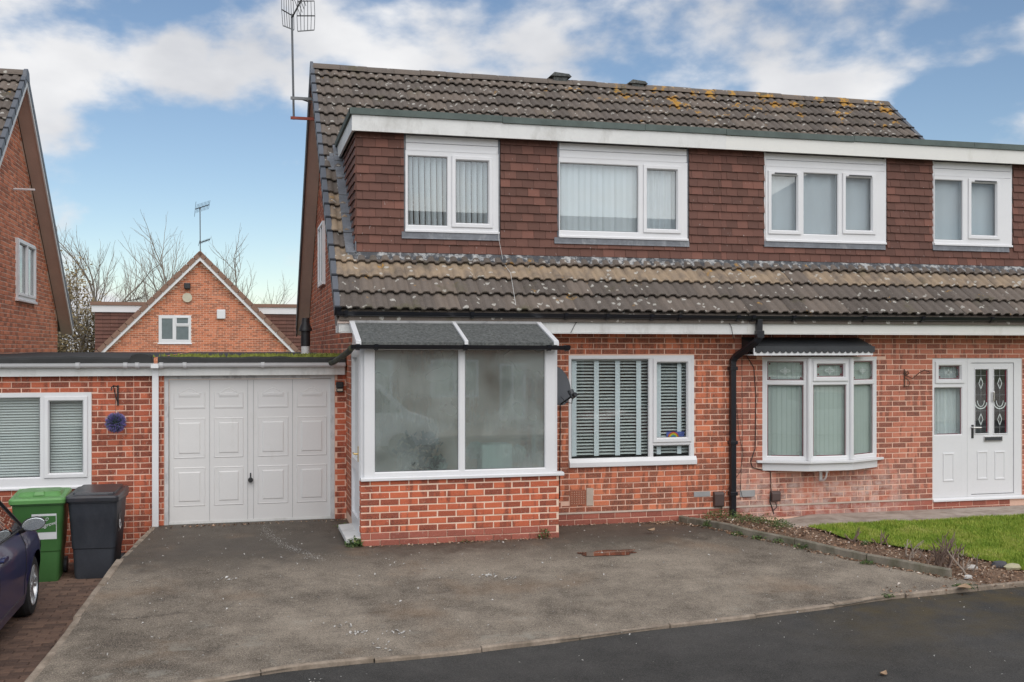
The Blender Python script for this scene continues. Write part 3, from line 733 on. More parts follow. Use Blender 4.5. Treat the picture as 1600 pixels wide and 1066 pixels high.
def hang(part, fr, s0, s1, holes, ok=None, limit=300, phase=0):
    """plain tiles hung in broken bond; cut round the openings"""
    n = 0; k = 0; z = ZD0; left = MB()
    while z < ZD1 - .02:
        x = s0 - (.0825 if (k + phase) % 2 else 0)
        while x < s1:
            iv = [(max(x, s0), min(x + .163, s1))]; x += .165
            for h in holes:
                nv = []
                for a, b in iv:
                    if h[2] < z + .06 and h[3] > z + .03:
                        if h[0] > a: nv.append((a, min(b, h[0])))
                        if h[1] < b: nv.append((max(a, h[1]), b))
                    else: nv.append((a, b))
                iv = nv
            for a, b in iv:
                if b - a < .02: continue
                if ok and not ok((a + b) / 2, z): continue
                me = R.choice(HT); zs = min(1, (ZD1 + .03 - z) / .165)
                loc = fr((a + b) / 2, R.uniform(-.001, .002), z + R.uniform(-.002, .002)); sc = ((b - a) / .161, 1, zs)
                if n < limit: n += 1; inst(me, 'hung_tile', part, loc, (R.uniform(-.01, .01), R.uniform(-.006, .006), fr.a), sc)
                else:
                    M = Matrix.LocRotScale(loc, Matrix.Rotation(fr.a, 3, 'Z'), Vector(sc)); q = len(left.v)
                    left.v += [M @ w.co for w in me.vertices]; rv = me.attributes['rnd'].data[0].value
                    for p in me.polygons: left.f.append(tuple(i + q for i in p.vertices)); left.r.append(rv)
        z += .114; k += 1
    if left.v: tag(left.build('hung_tiling', HUNG, part, recalc=False), kind='stuff')
    return n
nA = hang(dormA, FD, XDC - .012, XP, dhA, limit=262)
nB = hang(dormB, FD, XP + .001, XB - .1, dhB, limit=300)
FC = Fr((XDC, 0, 0), -math.pi / 2)
cheek = MB(); cheek.prism([(YD + .01, ZD0 - .1), (yroof(ZD1), ZD1), (YD + .01, ZD1)], XDC + .001, XDC + .05, 'x'); cheek = cheek.build('dormer_cheek', DARK, houseA)
hang(cheek, FC, -2.5, -YD + .012, [], lambda s, z: z > zroof(-s) - .06, limit=40, phase=0)
room_box(houseA, XDC + .06, XP - .06, YD + .11, 3.2, 3.3, 5.2); room_box(houseB, XP + .06, XB - .2, YD + .11, 3.2, 3.3, 5.2)
# dormer flat roof: fascia, felt drip edge, top
FXL, FYF = 1.335, .28
for hs, x0, x1, mt in ((houseA, FXL, XP, UPVCD), (houseB, XP + .001, VX1 + .02, CREAM)):
    MB().box(x0, x1, FYF, FYF + .03, ZD1 - .015, ZFT - .005).build('dormer_fascia', mt, hs)
    MB().box(x0 + .03, x1, FYF + .031, YD + .05, ZD1 + .012, ZD1 + .025).build('dormer_soffit', mt, hs)
    k = 0; x = x0 - (.03 if hs is houseA else 0)
    while x < x1:
        e = min(x1, x + 2.02); dz = R.uniform(-.006, .006)
        MB().prism([(FYF - .028, ZFT - .012 + dz), (FYF - .004, ZFT - .016 + dz), (FYF + .12, ZFT + .055), (FYF + .1, ZFT + .075), (FYF - .02, ZFT + .072 + dz)], x, e - .004, 'x').build('felt_edge', FELTG if hs is houseA else FELTB if False else FELTG, hs)
        x += 2.02
    MB().prism([(FYF + .05, ZFT - .01), (2.9, ZFT - .01), (2.9, ZFT + .05), (FYF + .05, ZFT + .05)], x0, x1, 'x').build('dormer_roof', FELT, hs)
MB().box(FXL, FXL + .03, FYF + .031, yroof(ZD1) + .1, ZD1 - .015, ZFT - .005).build('side_fascia', UPVCD, houseA)
MB().box(FXL - .03, FXL + .10, FYF - .02, yroof(ZFT) + .2, ZFT - .008, ZFT + .071).build('side_felt_edge', FELTG, houseA)
# lead along the cheek and the strip below the dormer
cp, sp = math.cos(PIT), math.sin(PIT)
y = YD - .05
while y < 2.25:
    y1 = y + .36; m = MB(); o = .088
    m.prism([(y, zroof(y) + o + .012), (y1, zroof(y1) + o - .002), (y1, zroof(y1) + o + .006), (y, zroof(y) + o + .022)], XDC - .15, XDC - .012, 'x')
    m.prism([(y, zroof(y) + o + .012), (y1, zroof(y1) + o), (y1, zroof(y1) + o + .13), (y, zroof(y) + o + .14)], XDC - .030, XDC - .016, 'x')
    m.build('lead_flashing', LEAD, houseA); y = y1
m = MB(); m.prism([(yroof(4.82), 4.82 + .06), (yroof(4.82) + .34, 4.82 + .34 * math.tan(PIT) + .06), (yroof(4.82) + .34, 4.82 + .34 * math.tan(PIT) + .075), (yroof(4.82), 4.82 + .075)], XDC - .25, XDC - .02, 'x'); m.build('lead_flashing', LEAD, houseA)
for hs, x0, x1 in ((houseA, XDC - .13, XP), (houseB, XP, VX1 - .05)):
    n = 60; m = MB(); rows = []
    for k in range(n + 1):
        x = x0 + (x1 - x0) * k / n; ww = .013 * math.sin(x * 41)
        y2 = YD - .105 + .012 * math.sin(x * 9)
        rows.append([(x, YD - .03, ZD0 + .03), (x, YD - .035, zroof(YD) + .075 + ww * .3), (x, YD - .07, zroof(YD - .07) + .075 + ww), (x, y2, zroof(y2) + .068 + ww), (x, y2, zroof(y2) + .03)])
    m.loft(rows, False, False).build('flashing_strip', FLASH, hs, recalc=False)
# dormer windows
k = 0
for hs, o, b, ls, ld in WIN:
    O = rectY(*o, YD + .0); B = rectY(*b, YD); Ld = rectY(*ld, YD)
    dm = UPVC
    w_ = window(hs, FD, (O[0], O[1], O[2], O[3]), lights(ls, YD - .03), dm, GLASSD, -.06, .03)
    MB(FD).prism([(-.03, O[2] - .004), (.055, O[2] - .004), (.055, O[2] + .02), (.033, O[2] + .03), (-.03, O[2] + .03)], O[0] - .005, O[1] + .01, 'x').build('sill', dm, w_)
    hb = (ZD1 - O[3] - .01) / 2
    for q in range(2): MB(FD).box(O[0] + .007, O[1] - .003, -.04, .022 - .004 * q, O[3] + .006 + q * hb, O[3] + .001 + (q + 1) * hb).build('cladding_board', dm, w_, bevel=.004)
    MB(FD).box(O[0] + .01, B[1] + .01, .0, .030, O[3] - .003, O[3] + .014).build('cover_strip', dm, w_)
    for xx in (O[0] - .018, O[1] - .002): MB(FD).box(xx, xx + .024, -.04, .018, O[2], ZD1).build('side_lead' if hs is houseA else 'side_trim', LEAD if hs is houseA else UPVC, w_)
    m = MB(FD); m.prism([(.0, O[2] - .002), (.04, O[2] - .004), (.045, Ld[2] + .02), (.050, Ld[2]), (.035, Ld[2]), (.0, Ld[2] + .05)], Ld[0], Ld[1], 'x').build('lead_apron', LEAD, w_)
    if hs is houseB:
        for l in lights(ls, YD):
            if l[4]: MB(FD).box(l[0] + .02, l[1] - .03, .048, .062, l[3] + .015, l[3] + .032).build('trickle_vent', GREYP, w_)
    a0, a1 = O[0] + .03, O[1] - .03
    lt = lights(ls, YD)
    if k == 0:
        vertical('white vertical blind in the leftmost dormer window', FD, a0, a1, O[2] + .03, O[3] - .02, 15, -.075, 52, .089, drift=.02)
    elif k == 1:
        vertical('white vertical blind in the wide dormer window beside the party line', FD, a0, lt[0][1] + .03, O[2] + .03, O[3] - .02, 13, -.075, 16, .105)
        curtain('net curtain behind the narrow sash of the wide dormer window', FD, lt[1][0] - .05, a1, O[2] + .03, O[3] - .02, -.08, 7, .02)
    elif k == 2:
        tag(curtain('grey net across the three light dormer window', FD, a0, a1, O[2] + .03, O[3] - .02, -.10, 9, .012), None)
    else: curtain('grey net across the narrow dormer window near the right edge', FD, a0, a1, O[2] + .03, O[3] - .02, -.10, 6, .012)
    k += 1

p0_, p1_, p2_ = WY(777, 236, YD - .05), WY(779, 372, YD - .07), WY(787, 412, YD - .08)
p3_ = Vector((WY(806, 487, YE).x, YE, ZE + .10)); p25 = Vector((WY(795, 440, .2).x, .1, zroof(.1) + .11))
MB().tube([tuple(q) for q in (p0_, p1_, p2_, p25, p3_)], .0026, 5).build('cable', UPVCD, houseA)
# ---- living room window
lw = window(houseA, FA, LW, lights([(893, 1013, 562, 717, False), (1026.5, 1072.5, 567, 684, True), (1021, 1077, 697, 715.5, False)], 0), UPVC, GLASS, -.07, .012, sill=(LWs[0], LWs[1], LWs[2], LW[2] + .005, .05))
L0 = rectY(893, 1013, 562, 717, 0); L1 = rectY(1026.5, 1072.5, 567, 684, 0)
def tp(a, b): return (WY(a, 600, .05).x, WY(b, 600, .05).x)
venetian('white venetian blind with pale tapes in the living room window', FA, LW[0] + .04, LW[1] - .04, LW[2] + .03, LW[3] - .03, .0435, -.075, [tp(894, 901.5), tp(929, 936.5), tp(962, 969.5), tp(995, 1002.5), tp(1027, 1033.5), tp(1059, 1065.5)], .046, 24)
# rainbow card
rc = rectY(1042, 1070, 675, 684, .05); card = thing('rainbow_card', 'small rainbow picture propped in the living room window', 'picture', FA((rc[0] + rc[1]) / 2, -.055, rc[2]))
MB(FA).box(rc[0], rc[1], -.066, -.063, rc[2] - .01, rc[3]).build('card', plain('card blue', (.13, .17, .50), .6, .1), card)
cx = rc[0] + .10; cz = rc[2] - .005
for k, c in enumerate(((.65, .06, .04), (.80, .32, .04), (.80, .65, .06), (.12, .42, .12), (.08, .25, .60))):
    m = MB(FA); r1 = .082 - k * .012
    m.loft([[(cx + rr * math.cos(rad(a)), -.0615, cz + rr * math.sin(rad(a))) for a in range(0, 181, 12)] for rr in (r1, r1 - .012)], False, False); m.build('arc', plain('arc %d' % k, c, .6, .05), card)
# ------------------------------------------------------------------ bay window and front door of the right house
def ang(p, q): return math.atan2(q.y - p.y, q.x - p.x)
LEADL = plain('lead came', (.30, .31, .32), .4, .1, metal=.5); BEVEL = plain('bevelled glass', (.62, .68, .66), .08, .05); MAROON = plain('maroon glass border', (.16, .018, .035), .25, .1)
def fl(m, pts, w=.003, d=-.024):
    """thin flat line on the glass through points (s,t)"""
    for (a, b), (c, e) in zip(pts, pts[1:]):
        l = math.hypot(c - a, e - b) or 1; nx, nz = -(e - b) / l * w, (c - a) / l * w
        i = [m.p(a + nx, d, b + nz), m.p(c + nx, d, e + nz), m.p(c - nx, d, e - nz), m.p(a - nx, d, b - nz)]; m.face(*i)
def flower(parent, fr, l, sc=.085, d1=.0):
    cx, cz = (l[0] + l[1]) / 2, (l[2] + l[3]) / 2; d = d1 - .024
    pt = MB(fr)
    for a in (0, 90, 180, 270):
        r = sc if a % 180 == 0 else sc * .72
        c, s = math.cos(rad(a)), math.sin(rad(a)); q = [(0, 0), (r * .5, r * .28), (r, 0), (r * .5, -r * .28)]
        fl(pt, [(cx + u * c - v * s, cz + u * s + v * c) for u, v in q + q[:1]], .0045, d)
    for a in range(0, 360, 30):
        a0, a1 = rad(a), rad(a + 30); fl(pt, [(cx + .02 * math.cos(a0), cz + .02 * math.sin(a0)), (cx + .02 * math.cos(a1), cz + .02 * math.sin(a1))], .004, d)
    pt.build('bevel_flower', BEVEL, parent, recalc=False)
    ld = MB(fr)
    fl(ld, [(l[0], cz), (cx - sc, cz)], .0022, d); fl(ld, [(cx + sc, cz), (l[1], cz)], .0022, d)
    for u in (.28, .72): x = l[0] + (l[1] - l[0]) * u; fl(ld, [(x, l[2]), (x, l[3])], .0022, d)
    ld.build('lead_lines', LEADL, parent, recalc=False)
    cs = MB(fr); w = min(.022, (l[1] - l[0]) * .1)
    cs.ring(l[0], l[1], l[2], l[3], [(0, d), (.009, d)])
    for x in (l[0] + .02, l[1] - .02 - w):
        for z in (l[2] + .02, l[3] - .02 - w): cs.quad((x, d, z), (x + w, d, z), (x + w, d, z + w), (x, d, z + w))
    cs.build('maroon_border', MAROON, parent, recalc=False)
def border(parent, fr, l, sides, d1=0.0):
    cs = MB(fr); d = d1 - .024; w = .010
    if 'l' in sides: cs.quad((l[0], d, l[2]), (l[0] + w, d, l[2]), (l[0] + w, d, l[3]), (l[0], d, l[3]))
    if 'r' in sides: cs.quad((l[1] - w, d, l[2]), (l[1], d, l[2]), (l[1], d, l[3]), (l[1] - w, d, l[3]))
    cs.quad((l[0] + .05, d, l[2]), (l[1] - .05, d, l[2]), (l[1] - .05, d, l[2] + w), (l[0] + .05, d, l[2] + w)); cs.build('maroon_border', MAROON, parent, recalc=False)
    ld = MB(fr)
    for u in (.1, .9): x = l[0] + (l[1] - l[0]) * u; fl(ld, [(x, l[2]), (x, l[3])], .0020, d)
    for s_ in (0, 1):
        x = l[0] if s_ == 0 else l[1]; k = 1 if s_ == 0 else -1
        fl(ld, [(x + k * .10 * math.cos(rad(a)), l[2] + .07 * math.sin(rad(a))) for a in range(0, 91, 15)], .0022, d)
    ld.build('lead_lines', LEADL, parent, recalc=False)
bayroot = MB()
tr = WY(1264, 598.5, -BP).z   # transom height
bay = None
for n, (p, q, top_open) in enumerate(((bay0, bay1, False), (bay1, bay2, True), (bay2, bay3, False))):
    p = Vector((p.x, p.y, 0)); q = Vector((q.x, q.y, 0)); L_ = (q - p).length; f = Fr(p, ang(p, q))
    f.O = p
    e = .075; tz1 = bz1 - .045; gl = (e, L_ - e, bz0 + .06, tr - .035); gt = (e, L_ - e, tr + .035, tz1)
    ls = [gl + (False,)]
    if top_open: gt = (e + .05, L_ - e - .04, tr + .085, tz1 - .04)
    ls.append(gt + (top_open,))
    w_ = window(houseB, f, (.004, L_ - .004, bz0, bz1), ls, UPVC, GLASS, -.06, .0, name='bay_window')
    flower(w_, f, gt, .07 if not top_open else .075); border(w_, f, gl, 'lr')
    vertical(('vertical blind in the left facet of the bay window', 'vertical blind in the middle facet of the bay window', 'vertical blind in the right facet of the bay window')[n], f, .05, L_ - .05, bz0 + .03, bz1 - .03, 8, -.065, 14, .1, mat=plain('sage blind %d' % n, (.60, .645, .615), .8, .04))
for p in (bay1, bay2):
    MB().tube([(p.x, p.y - .004, bz0 + .002), (p.x, p.y - .004, bz1)], .034, 10).build('bay_post', UPVC, houseB, smooth=40)
def bayslab(z0, z1, out, side, name, mat, bev=.004):
    pts = [(bay0.x - side, .0), (bay0.x - side, -out * .5 - .005), (bay1.x - out * .15, bay1.y - out), (bay2.x + out * .15, bay2.y - out), (bay3.x + side, -out * .5 - .005), (bay3.x + side, .0)]
    m = MB(); m.prism(pts, z0, z1, 'z'); return m.build(name, mat, houseB, bevel=bev)
bayslab(bz0 - .035, bz0 - .002, .07, .09, 'bay_sill', UPVC); bayslab(bz0 - .145, bz0 - .037, .02, .0, 'bay_apron', UPVC)
bayslab(bz1 + .002, bz1 + .02, .0, .0, 'bay_head', UPVC)
# scroll bracket under the bay
bx = WY(1287, 740, -.1).x; zb = bz0 - .147
br = MB(); br.box(bx - .02, bx + .02, -.03, -.0, zb - .17, zb); br.box(bx - .016, bx + .016, -.2, -.031, zb - .03, zb - .002)
br.tube([(bx, -.03 - .15 * math.sin(rad(a)), zb - .16 + .13 * (1 - math.cos(rad(a)))) for a in range(0, 91, 10)], .013, 6)
br.build('bay_bracket', UPVC, houseB)
# canopy with scalloped edge
c0 = WY(1178, 548, -.40); c1 = WY(1384, 548, -.40); cz1 = WY(1180, 527, -.02).z; cz0 = c0.z
cv = thing('window_canopy', 'dark grey scalloped canopy above the bay window', 'canopy', ((c0.x + c1.x) / 2, -.2, cz0))
CAN = plain('grey canopy', (.035, .038, .042), .55, .25, 3, 40)
x0, x1 = c0.x + .02, c1.x - .28
MB().prism([(-.002, cz1), (-.40, cz0 + .05), (-.40, cz0 + .035), (-.002, cz1 - .02)], x0, x1 + .1, 'x').build('roof_sheet', CAN, cv)
sc = MB(); n = 20; w = (x1 + .1 - x0) / n; fr_ = front(-.402)
for k in range(n):
    a = x0 + k * w; pts = [(a, cz0 + .06), (a + w, cz0 + .06), (a + w, cz0 + .012)] + [(a + w / 2 + w / 2 * math.cos(rad(t)), cz0 + .012 - .045 * math.sin(rad(t))) for t in range(20, 161, 20)] + [(a, cz0 + .012)]
    sc.prism(pts, -.414, -.4025, 'y')
sc.build('scalloped_valance', CAN, cv)
MB().box(x0 - .02, x1 + .08, -.40, -.38, cz0 - .065, cz0 + .034).build('white_board', UPVC, cv)
MB().box(x0 - .02, x1 + .08, -.379, -.004, cz0 - .065, cz0 - .05).build('board_underside', UPVC, cv)
for x in (x0 - .005, x1 + .095): m = MB(); m.prism([(-.003, cz1 - .004), (-.40, cz0 + .045), (-.40, cz0 - .02), (-.003, cz0 - .02)], x, x + .012, 'x'); m.build('end_cheek', CAN, cv)
# front door set
d_side = rectY(1457, 1512, 560, 778, 0); d_door = rectY(1512, 1597, 560, 778, 0)
sw = window(houseB, FA, (DRS[0] + .004, d_door[0] - .002, DRS[2] + .05, DRS[3] - .004), lights([(1467.5, 1501, 572, 592.5, True), (1461.5, 1503.5, 606.5, 679.5, False)], 0), UPVC, GLASS, -.07, -.01, name='side_window')
flower(sw, FA, rectY(1467.5, 1501, 572, 592.5, 0), .06, -.01); border(sw, FA, rectY(1461.5, 1503.5, 606.5, 679.5, 0), 'lr', -.01)
def emboss(parent, fr, r, d, h=.012, w=.03, name='moulding', mat=UPVC):
    m = MB(fr); m.ring(r[0], r[1], r[2], r[3], [(0, d), (w * .3, d + h), (w * .7, d + h), (w, d + h * .3)])
    m.quad((r[0] + w, d + h * .3, r[2] + w), (r[1] - w, d + h * .3, r[2] + w), (r[1] - w, d + h * .3, r[3] - w), (r[0] + w, d + h * .3, r[3] - w)); return m.build(name, mat, parent, recalc=False)
sp_ = rectY(1461, 1503, 692, 770, 0); emboss(sw, FA, sp_, -.0095, -.010, .02, 'panel_recess'); emboss(sw, FA, rectY(1473.5, 1491.5, 708, 753, 0), -.0124, .014, .03)
curtain('pale curtain behind the side window of the white front door', FA, DRS[0] + .05, d_door[0] - .05, DRS[2] + .9, DRS[3] - .05, -.13, 8, .02)
df = MB(FA); df.plate(d_door[0], DRS[1], DRS[2] + .05, DRS[3] - .004, -.07, -.008, [rectY(1518, 1585, 567, 773.5, 0)]); df = df.build('door_frame', UPVC, houseB)
dl = rectY(1518.6, 1584.4, 568, 772.5, 0); g1 = rectY(1524.5, 1546, 577, 678, 0); g2 = rectY(1554, 1575.5, 577, 678, 0)
door = MB(FA).plate(dl[0], dl[1], dl[2], dl[3], -.07, -.020, [g1, g2]).build('front_door', UPVC, houseB)
GREYGL = m_glass('grey door glass', (.66, .69, .70), 1.6, .08)
for g in (g1, g2):
    MB(FA).ring(g[0] - .012, g[1] + .012, g[2] - .012, g[3] + .012, [(0, -.019), (.005, -.010), (.014, -.012), (.014, -.04)]).build('glazing_bead', UPVC, door)
    MB(FA).box(g[0], g[1], -.045, -.04, g[2], g[3]).build('door_pane', GREYGL, door)
    m = MB(FA); cx = (g[0] + g[1]) / 2; hh = g[3] - g[2]; ww = (g[1] - g[0]) / 2
    for zc in (.78, .22):
        z = g[2] + hh * zc; q = [(cx - .035, z), (cx, z + .085), (cx + .035, z), (cx, z - .085)]; fl(m, q + q[:1], .0055, -.037)
    z = g[2] + hh * .48; fl(m, [(cx + ww * .85 * math.cos(rad(a)), z + .09 * math.sin(rad(a))) for a in range(180, 361, 20)], .008, -.037)
    fl(m, [(cx + ww * .5 * math.cos(rad(a)), z + .03 + .09 * math.sin(rad(a))) for a in range(180, 361, 20)], .006, -.037); m.build('bevel_pattern', BEVEL, door, recalc=False)
    m = MB(FA); fl(m, [(cx, g[2]), (cx, g[3])], .003, -.038)
    for zc in (.1, .35, .6, .9): fl(m, [(g[0], g[2] + hh * zc), (g[1], g[2] + hh * zc)], .0025, -.038)
    m.build('lead_lines', LEADL, door, recalc=False)
    m = MB(FA); x = g[1] - .025; m.quad((x, -.038, g[2] + .02), (x + .02, -.038, g[2] + .02), (x + .02, -.038, g[3] - .02), (x, -.038, g[3] - .02)); m.build('maroon_border', MAROON, door, recalc=False)
emboss(door, FA, rectY(1521, 1577, 692, 764, 0), -.0195, -.010, .02, 'panel_recess')
for q in ((1527.5, 1545, 705, 750), (1555, 1572, 705, 750)): emboss(door, FA, rectY(*q, 0), -.0224, .014, .03)
lb = rectY(1538, 1566.5, 682, 690, 0); MB(FA).box(lb[0], lb[1], -.018, .002, lb[2], lb[3]).build('letterbox', CHROME, door, bevel=.004); MB(FA).box(lb[0] + .02, lb[1] - .02, .003, .008, lb[2] + .016, lb[3] - .016).build('letterbox_flap', GREYP, door)
hb_ = rectY(1518.5, 1522, 664, 685, 0); MB(FA).box(hb_[0], hb_[1], -.018, -.004, hb_[2], hb_[3]).build('handle_plate', IRON, door, bevel=.004)
hp = WY(1520, 668, -.03); MB().tube([(hp.x, -.0, hp.z), (hp.x, -.045, hp.z), (hp.x + .13, -.05, hp.z - .004)], .011, 8).build('door_handle', CHROME, door, smooth=60)
kn = rectY(1550.5, 1553.5, 612, 627, 0); MB(FA).box(kn[0], kn[1], -.018, .02, kn[2], kn[3]).build('door_knocker', CHROME, door, bevel=.008)
MB(FA).prism([(-.1, DRS[2]), (.045, DRS[2]), (.045, DRS[2] + .022), (-.005, DRS[2] + .048), (-.1, DRS[2] + .048)], DRS[0] - .01, DRS[1] + .3, 'x').build('door_sill', UPVC, houseB)
MB(FA).plate(DRS[0], DRS[1] + .4, DRS[2] + .05, DRS[3], -.5, -.45, []).build('hall_wall', ROOM, houseB)
# iron basket bracket on the wall
def scroll(parent, X, Z, s=1.0, mat=RUSTY):
    MB().tube([(X, -.012, Z), (X, -.012, Z - .26 * s)], .008, 6).build('back_bar', mat, parent)
    m = MB(); pts = []
    for k in range(24):
        t = k / 23; a = rad(200 - 520 * t); r = .035 * (1 - .75 * t) * s
        pts.append((X + .03 * s + r * math.cos(a) * 1.2 + .0, -.03, Z - .06 * s + r * math.sin(a)))
    m.tube(pts, .006, 5)
    m.tube([(X, -.02, Z - .08 * s), (X + .10 * s, -.06, Z - .135 * s), (X + .17 * s, -.12, Z - .05 * s), (X + .22 * s, -.17, Z - .01 * s), (X + .26 * s, -.22, Z - .03 * s), (X + .25 * s, -.24, Z - .065 * s), (X + .225 * s, -.22, Z - .06 * s)], .007, 6)
    m.tube([(X, -.02, Z - .24 * s), (X + .05 * s, -.04, Z - .245 * s), (X + .07 * s, -.05, Z - .2 * s), (X + .035 * s, -.04, Z - .15 * s), (X, -.02, Z - .12 * s)], .006, 6)
    m.build('scroll', mat, parent, smooth=60)
p = WY(1413, 577, -.012); ib = thing('basket_bracket', 'rusty scrolled iron basket bracket between bay window and front door', 'bracket', (p.x, 0, p.z - .26)); scroll(ib, p.x, p.z)
# ------------------------------------------------------------------ porch
PY_ = -1.08; FP = front(PY_)
pL, pR = WY(564, 800, PY_).x, WY(873, 800, PY_).x
psz = WY(569, 746, PY_).z; ptz = WY(569, 543, PY_).z
porch = thing('porch', 'lean-to porch with misted glass on a low red brick wall', 'porch', ((pL + pR) / 2, PY_, 0))
dw = MB(FP).plate(pL, pR, -.15, psz - .045, -.11, 0, []).build('dwarf_wall', MORTP, porch)
bkP = Bricks(BRICKP, 21); bkP.wall(dw, FP, pL, pR, .150, psz - .048, [], None, course=.0785, unit=.2265, jt=.0145)
FPL = Fr((pL, 0, 0), -math.pi / 2); FPR = Fr((pR, 0, 0), math.pi / 2)
MB(FPR).plate(PY_ + .111, 0, -.15, psz - .045, -.11, 0, []).build('side_wall', MORTP, porch)
bkP.wall(dw, FPR, PY_ + .11, 0, .150, psz - .048, [], None, course=.0785); bkP.wall(dw, FPL, -PY_ - .10, -PY_, .150, psz - .048, [], None, course=.0785, off=.1)
bkP.finish(porch)
for k, z in enumerate((-.015, .068)):
    x = pL - (k % 2) * .11
    while x < pR:
        a, b = max(x, pL), min(x + .218, pR); x += .225
        if b - a > .03: inst(R.choice(bkPA), 'brick', dw, ((a + b) / 2, PY_ - .012 + .008 * k, z), (0, 0, 0), ((b - a) / .215, 1, .073 / .065))
# window frame, panes
fxL, fxR = WY(569, 600, PY_).x, WY(867, 600, PY_).x
PL_ = [(586, 716, 547.5, 736.5, False), (727, 851, 549, 734, False)]
pl = [rectY(*q[:4], PY_) + (False,) for q in PL_]; zt_, zb_ = ptz - .03, psz + .055
pl = [(q[0], q[1], zb_, zt_, False) for q in pl]
pw = window(porch, FP, (fxL, fxR, psz, ptz + .06), pl, UPVC, MIST, -.06, .012, name='porch_window')
MB(FP).prism([(-.08, psz - .044), (.05, psz - .044), (.052, psz - .012), (.014, psz - .001), (-.08, psz - .001)], pL - .005, WY(880, 745, PY_).x, 'x').build('porch_sill', UPVC, porch, bevel=.004)
# right glazed side
window(porch, FPR, (PY_ + .065, -.03, psz, ptz + .06), [(PY_ + .13, -.1, psz + .06, ptz - .03, False)], UPVC, MIST, -.06, .0, name='side_light')
# left: door
pd0, pd1 = .05, -PY_ - .065     # s along -Y
MB(FPL).plate(.0, -PY_ - .062, .1, ptz + .06, -.065, .0, [(.06, -PY_ - .12, .16, ptz - .02)]).build('door_frame', UPVC, porch)
pd = MB(FPL).plate(.065, -PY_ - .125, .165, ptz - .025, -.055, .012, [(.16, -PY_ - .22, .95, ptz - .12), (.16, -PY_ - .22, .27, .82)]).build('porch_door', UPVC, porch)
MB(FPL).box(.155, -PY_ - .215, -.03, -.024, .945, ptz - .115).build('door_pane', MIST, pd); MB(FPL).box(.155, -PY_ - .215, -.03, -.02, .265, .825).build('door_panel', UPVC, pd)
MB(FPL).tube([(-PY_ - .17, .012, 1.05), (-PY_ - .17, .06, 1.05), (-PY_ - .30, .06, 1.05)], .011, 7).build('door_handle', BRASS, pd)
MB(FPL).box(-PY_ - .19, -PY_ - .15, .012, .02, .96, 1.14).build('handle_plate', BRASS, pd)
MB(FPL).prism([(-.06, .03), (.17, .03), (.17, .085), (-.06, .1)], .02, -PY_ - .04, 'x').build('door_step', UPVCD, porch, bevel=.006)
# lean-to roof
ry0, rz0 = PY_ - .13, WY(560, 535, PY_ - .13).z; ry1, rz1 = YE + .03, WY(575, 503, YE + .03).z
x0, x1 = WY(556, 538, ry0).x, WY(873, 535, ry0).x
MB().prism([(ry0, rz0), (ry1, rz1), (ry1, rz1 - .05), (ry0, rz0 - .05)], x0 + .02, x1 - .02, 'x').build('roof_deck', FELT, porch)
xm = WY(718, 520, (ry0 + ry1) / 2).x
for xa, w in ((x0, .062), (xm - .022, .045), (x1 - .062, .062)):
    MB().prism([(ry0 - .006, rz0 - .03), (ry1, rz1 - .03), (ry1, rz1 + .022), (ry0 - .006, rz0 + .022)], xa, xa + w, 'x').build('roof_bar', UPVC, porch, bevel=.004)
MB().prism([(ry1 - .05, rz1 - .03), (ry1 + .01, rz1 + .01), (ry1 + .01, rz1 + .04), (ry1 - .01, rz1 + .035), (ry1 - .06, rz1 - .01)], x0 + .03, x1 - .03, 'x').build('top_flashing', plain('silver flashing tape', (.52, .52, .52), .35, .15, 5, 60, metal=.3, dirt=(.16, .16, .17), dscale=5, dlo=.52), porch)
MB(FP).plate(fxL - .0, fxR + .03, ptz + .0605, rz0 - .052, -.06, .05, []).build('roof_fascia', UPVC, porch)
for f_ in (FPL, FPR):
    a, b = (0.0, -PY_) if f_ is FPL else (PY_, 0.0)
    m = MB(f_)
    if f_ is FPL: m.prism([(a + .1, ptz + .061), (b - .0, ptz + .061), (b, rz0 - .06), (a + .45, rz1 - .06), (a + .1, rz1 - .06)], -.06, .004, 'y')
    else: m.prism([(a, ptz + .061), (b - .1, ptz + .061), (b - .1, rz1 - .06), (b - .45, rz1 - .06), (a, rz0 - .06)], -.06, .004, 'y')
    m.build('side_fascia', UPVC, porch)
gutter(porch, (x0 - .06, ry0 - .03, rz0 - .035), (WY(889, 538, ry0).x, ry0 - .03, rz0 - .045), BLACKP, .045, clips=(.03, .11, .51, .90, .985))
# gutter outlet running back along the left to the garage roof
MB().tube([(x0 - .05, ry0 - .03, rz0 - .06), (x0 - .06, ry0 + .15, rz0 - .10), (x0 - .10, -.1, rz0 - .2), (x0 - .12, .5, rz0 - .25), (x0 - .13, .95, rz0 - .27)], .036, 8).build('outlet_pipe', plain('mossy black pipe', (.03, .032, .022), .8, .4, 12, 50, dirt=(.10, .10, .04), dscale=9, dlo=.45), porch, smooth=60)
